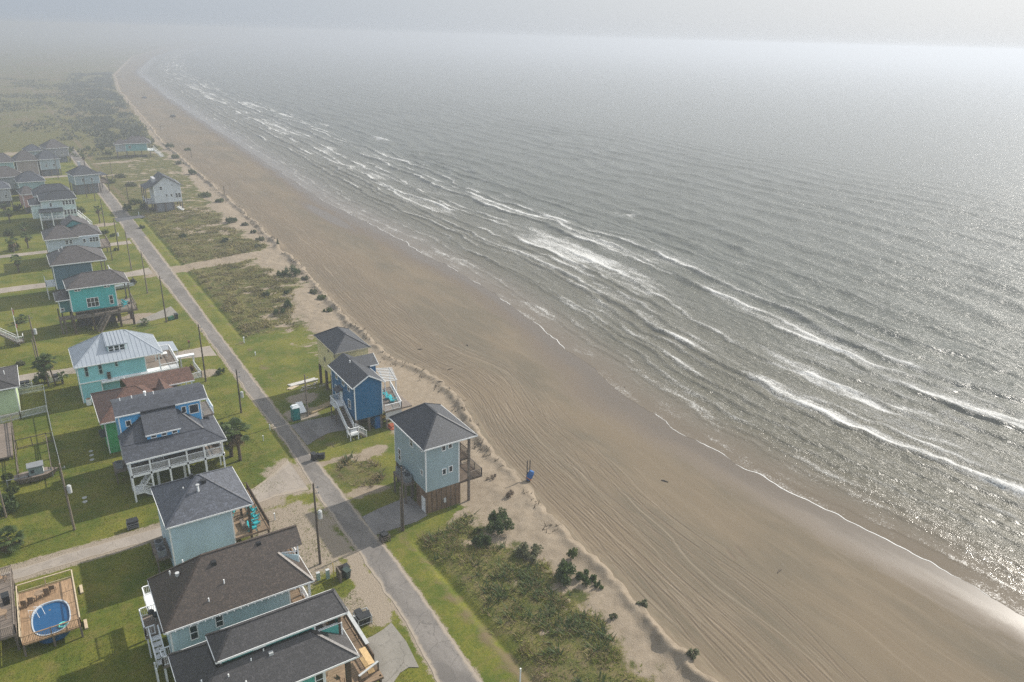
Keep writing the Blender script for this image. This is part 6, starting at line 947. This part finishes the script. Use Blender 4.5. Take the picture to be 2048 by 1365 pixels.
tufts('scrub_grass', 30000, (30, 60), (140, 262), dens_scrub, .15, .5, .10, leafm('scrub_olive', (.11, .11, .028, 1), (.29, .245, .09, 1), .25), 'olive tall grass over the farther dune lots', 3); tufts('scrub_grass', 12000, (30, 60), (78, 262), lambda x, y: dens_scrub(x, y)*ss(fbm(x/6, y/6, 3), .45, .6), .25, .6, .10, leafm('scrub_brown', (.11, .088, .045, 1), (.24, .19, .10, 1), .4), 'brown seed grass patches over the farther dune lots', 4)
def dens_lawn(x, y): return ((x < 22.8) & ~((np.abs(y-84.3) < 1.4)) & ~((x > 4) & (x < 18) & (y > 48) & (y < 62)))*(.3+.7*ss(fbm(x/2.2, y/2.2, 3), .35, .55))
tufts('lawn_grass', 70000, (-14, 23), (48, 150), dens_lawn, .04, .11, .05, leafm('lawn_blades', (.085, .125, .012, 1), (.20, .20, .03, 1), .25), 'short lawn grass around the houses', 6, 2)
def dens_edge(x, y): s = x-Dn(y); return np.exp(-((s+1.2)/1.2)**2)*ss(fbm(x/1.5, y/3, 3), .52, .62)*(1-pathmask(x, y))
tufts('dune_weed', 15000, (40, 66), (60, 320), dens_edge, .12, .45, .08, leafm('dune_weed_leaf', (.06, .045, .03, 1), (.14, .11, .07, 1)), 'dark dry seaweed and dune weed along the scarp', 8)
def dens_belt(x, y): s_ = Dn(y)-x; return ss(s_, 3, 8)*(1-ss(s_, 20, 55))*(ss(fbm(x/9, y/26, 3), .36, .5))*ss(y, 400, 440)
tufts('dune_thicket', 24000, (20, 135), (400, 1100), dens_belt, .7, 2.0, .55, leafm('thicket_leaf', (.035, .045, .028, 1), (.085, .095, .055, 1), .1), 'hazy dark thicket along the far dunes', 11, 2)
tufts('field_weeds', 16000, (-260, 80), (395, 1000), lambda x, y: ss(fbm(x/30, y/40, 3), .48, .6)*(x < Dn(y)-12), .5, 1.6, .7, leafm('field_weed', (.05, .06, .03, 1), (.11, .115, .06, 1), .1), 'hazy weeds in darker patches over the far fields', 12, 2)
# driftwood and wrack
for i, (px, py) in enumerate([(900, 740), (935, 690), (880, 770), (1250, 770), (1330, 960), (1560, 1140), (960, 895), (840, 700)]): 
    x, y = G(px, py, -.05); z = float(land_h(np.array([x]), np.array([y]))[0]); a = i*1.3; single('driftwood', MB().tube([(x-.5*math.cos(a), y-.5*math.sin(a), z+.06), (x, y+.05, z+.1), (x+.5*math.cos(a), y+.5*math.sin(a), z+.05)], [.05, .09, .04], 7), TW, (x, y, z), ['short dark stick of driftwood near the bulging dune, middle', 'driftwood stick farthest up the beach by the bulge', 'driftwood close to the bulging dune edge', 'lone driftwood stick near the wet sand', 'driftwood right of the blue barrel', 'driftwood stick low on the beach by dark marks', 'driftwood on the dune sand by the sea green house', 'driftwood beside the dune above the blue house'][i], 'driftwood', 'driftwood on the sand')

# ---------------------------------------------------------------- haze
hz = MB().box(-8500, 8500, -8500, 8500, -4.2, 58)
hm = bpy.data.materials.new('haze_air'); hm.use_nodes = True; ht = hm.node_tree; ht.nodes.clear()
ho = ht.nodes.new('ShaderNodeOutputMaterial'); hv = ht.nodes.new('ShaderNodeVolumePrincipled')
hv.inputs['Color'].default_value = (.56, .60, .665, 1); hv.inputs['Density'].default_value = 0.00104; hv.inputs['Anisotropy'].default_value = 0.40
ht.links.new(hv.outputs[0], ho.inputs['Volume'])
single('haze', hz, hm, (0, 0, 0), 'pale sea fog thickening along the coast', 'haze', kind='stuff')
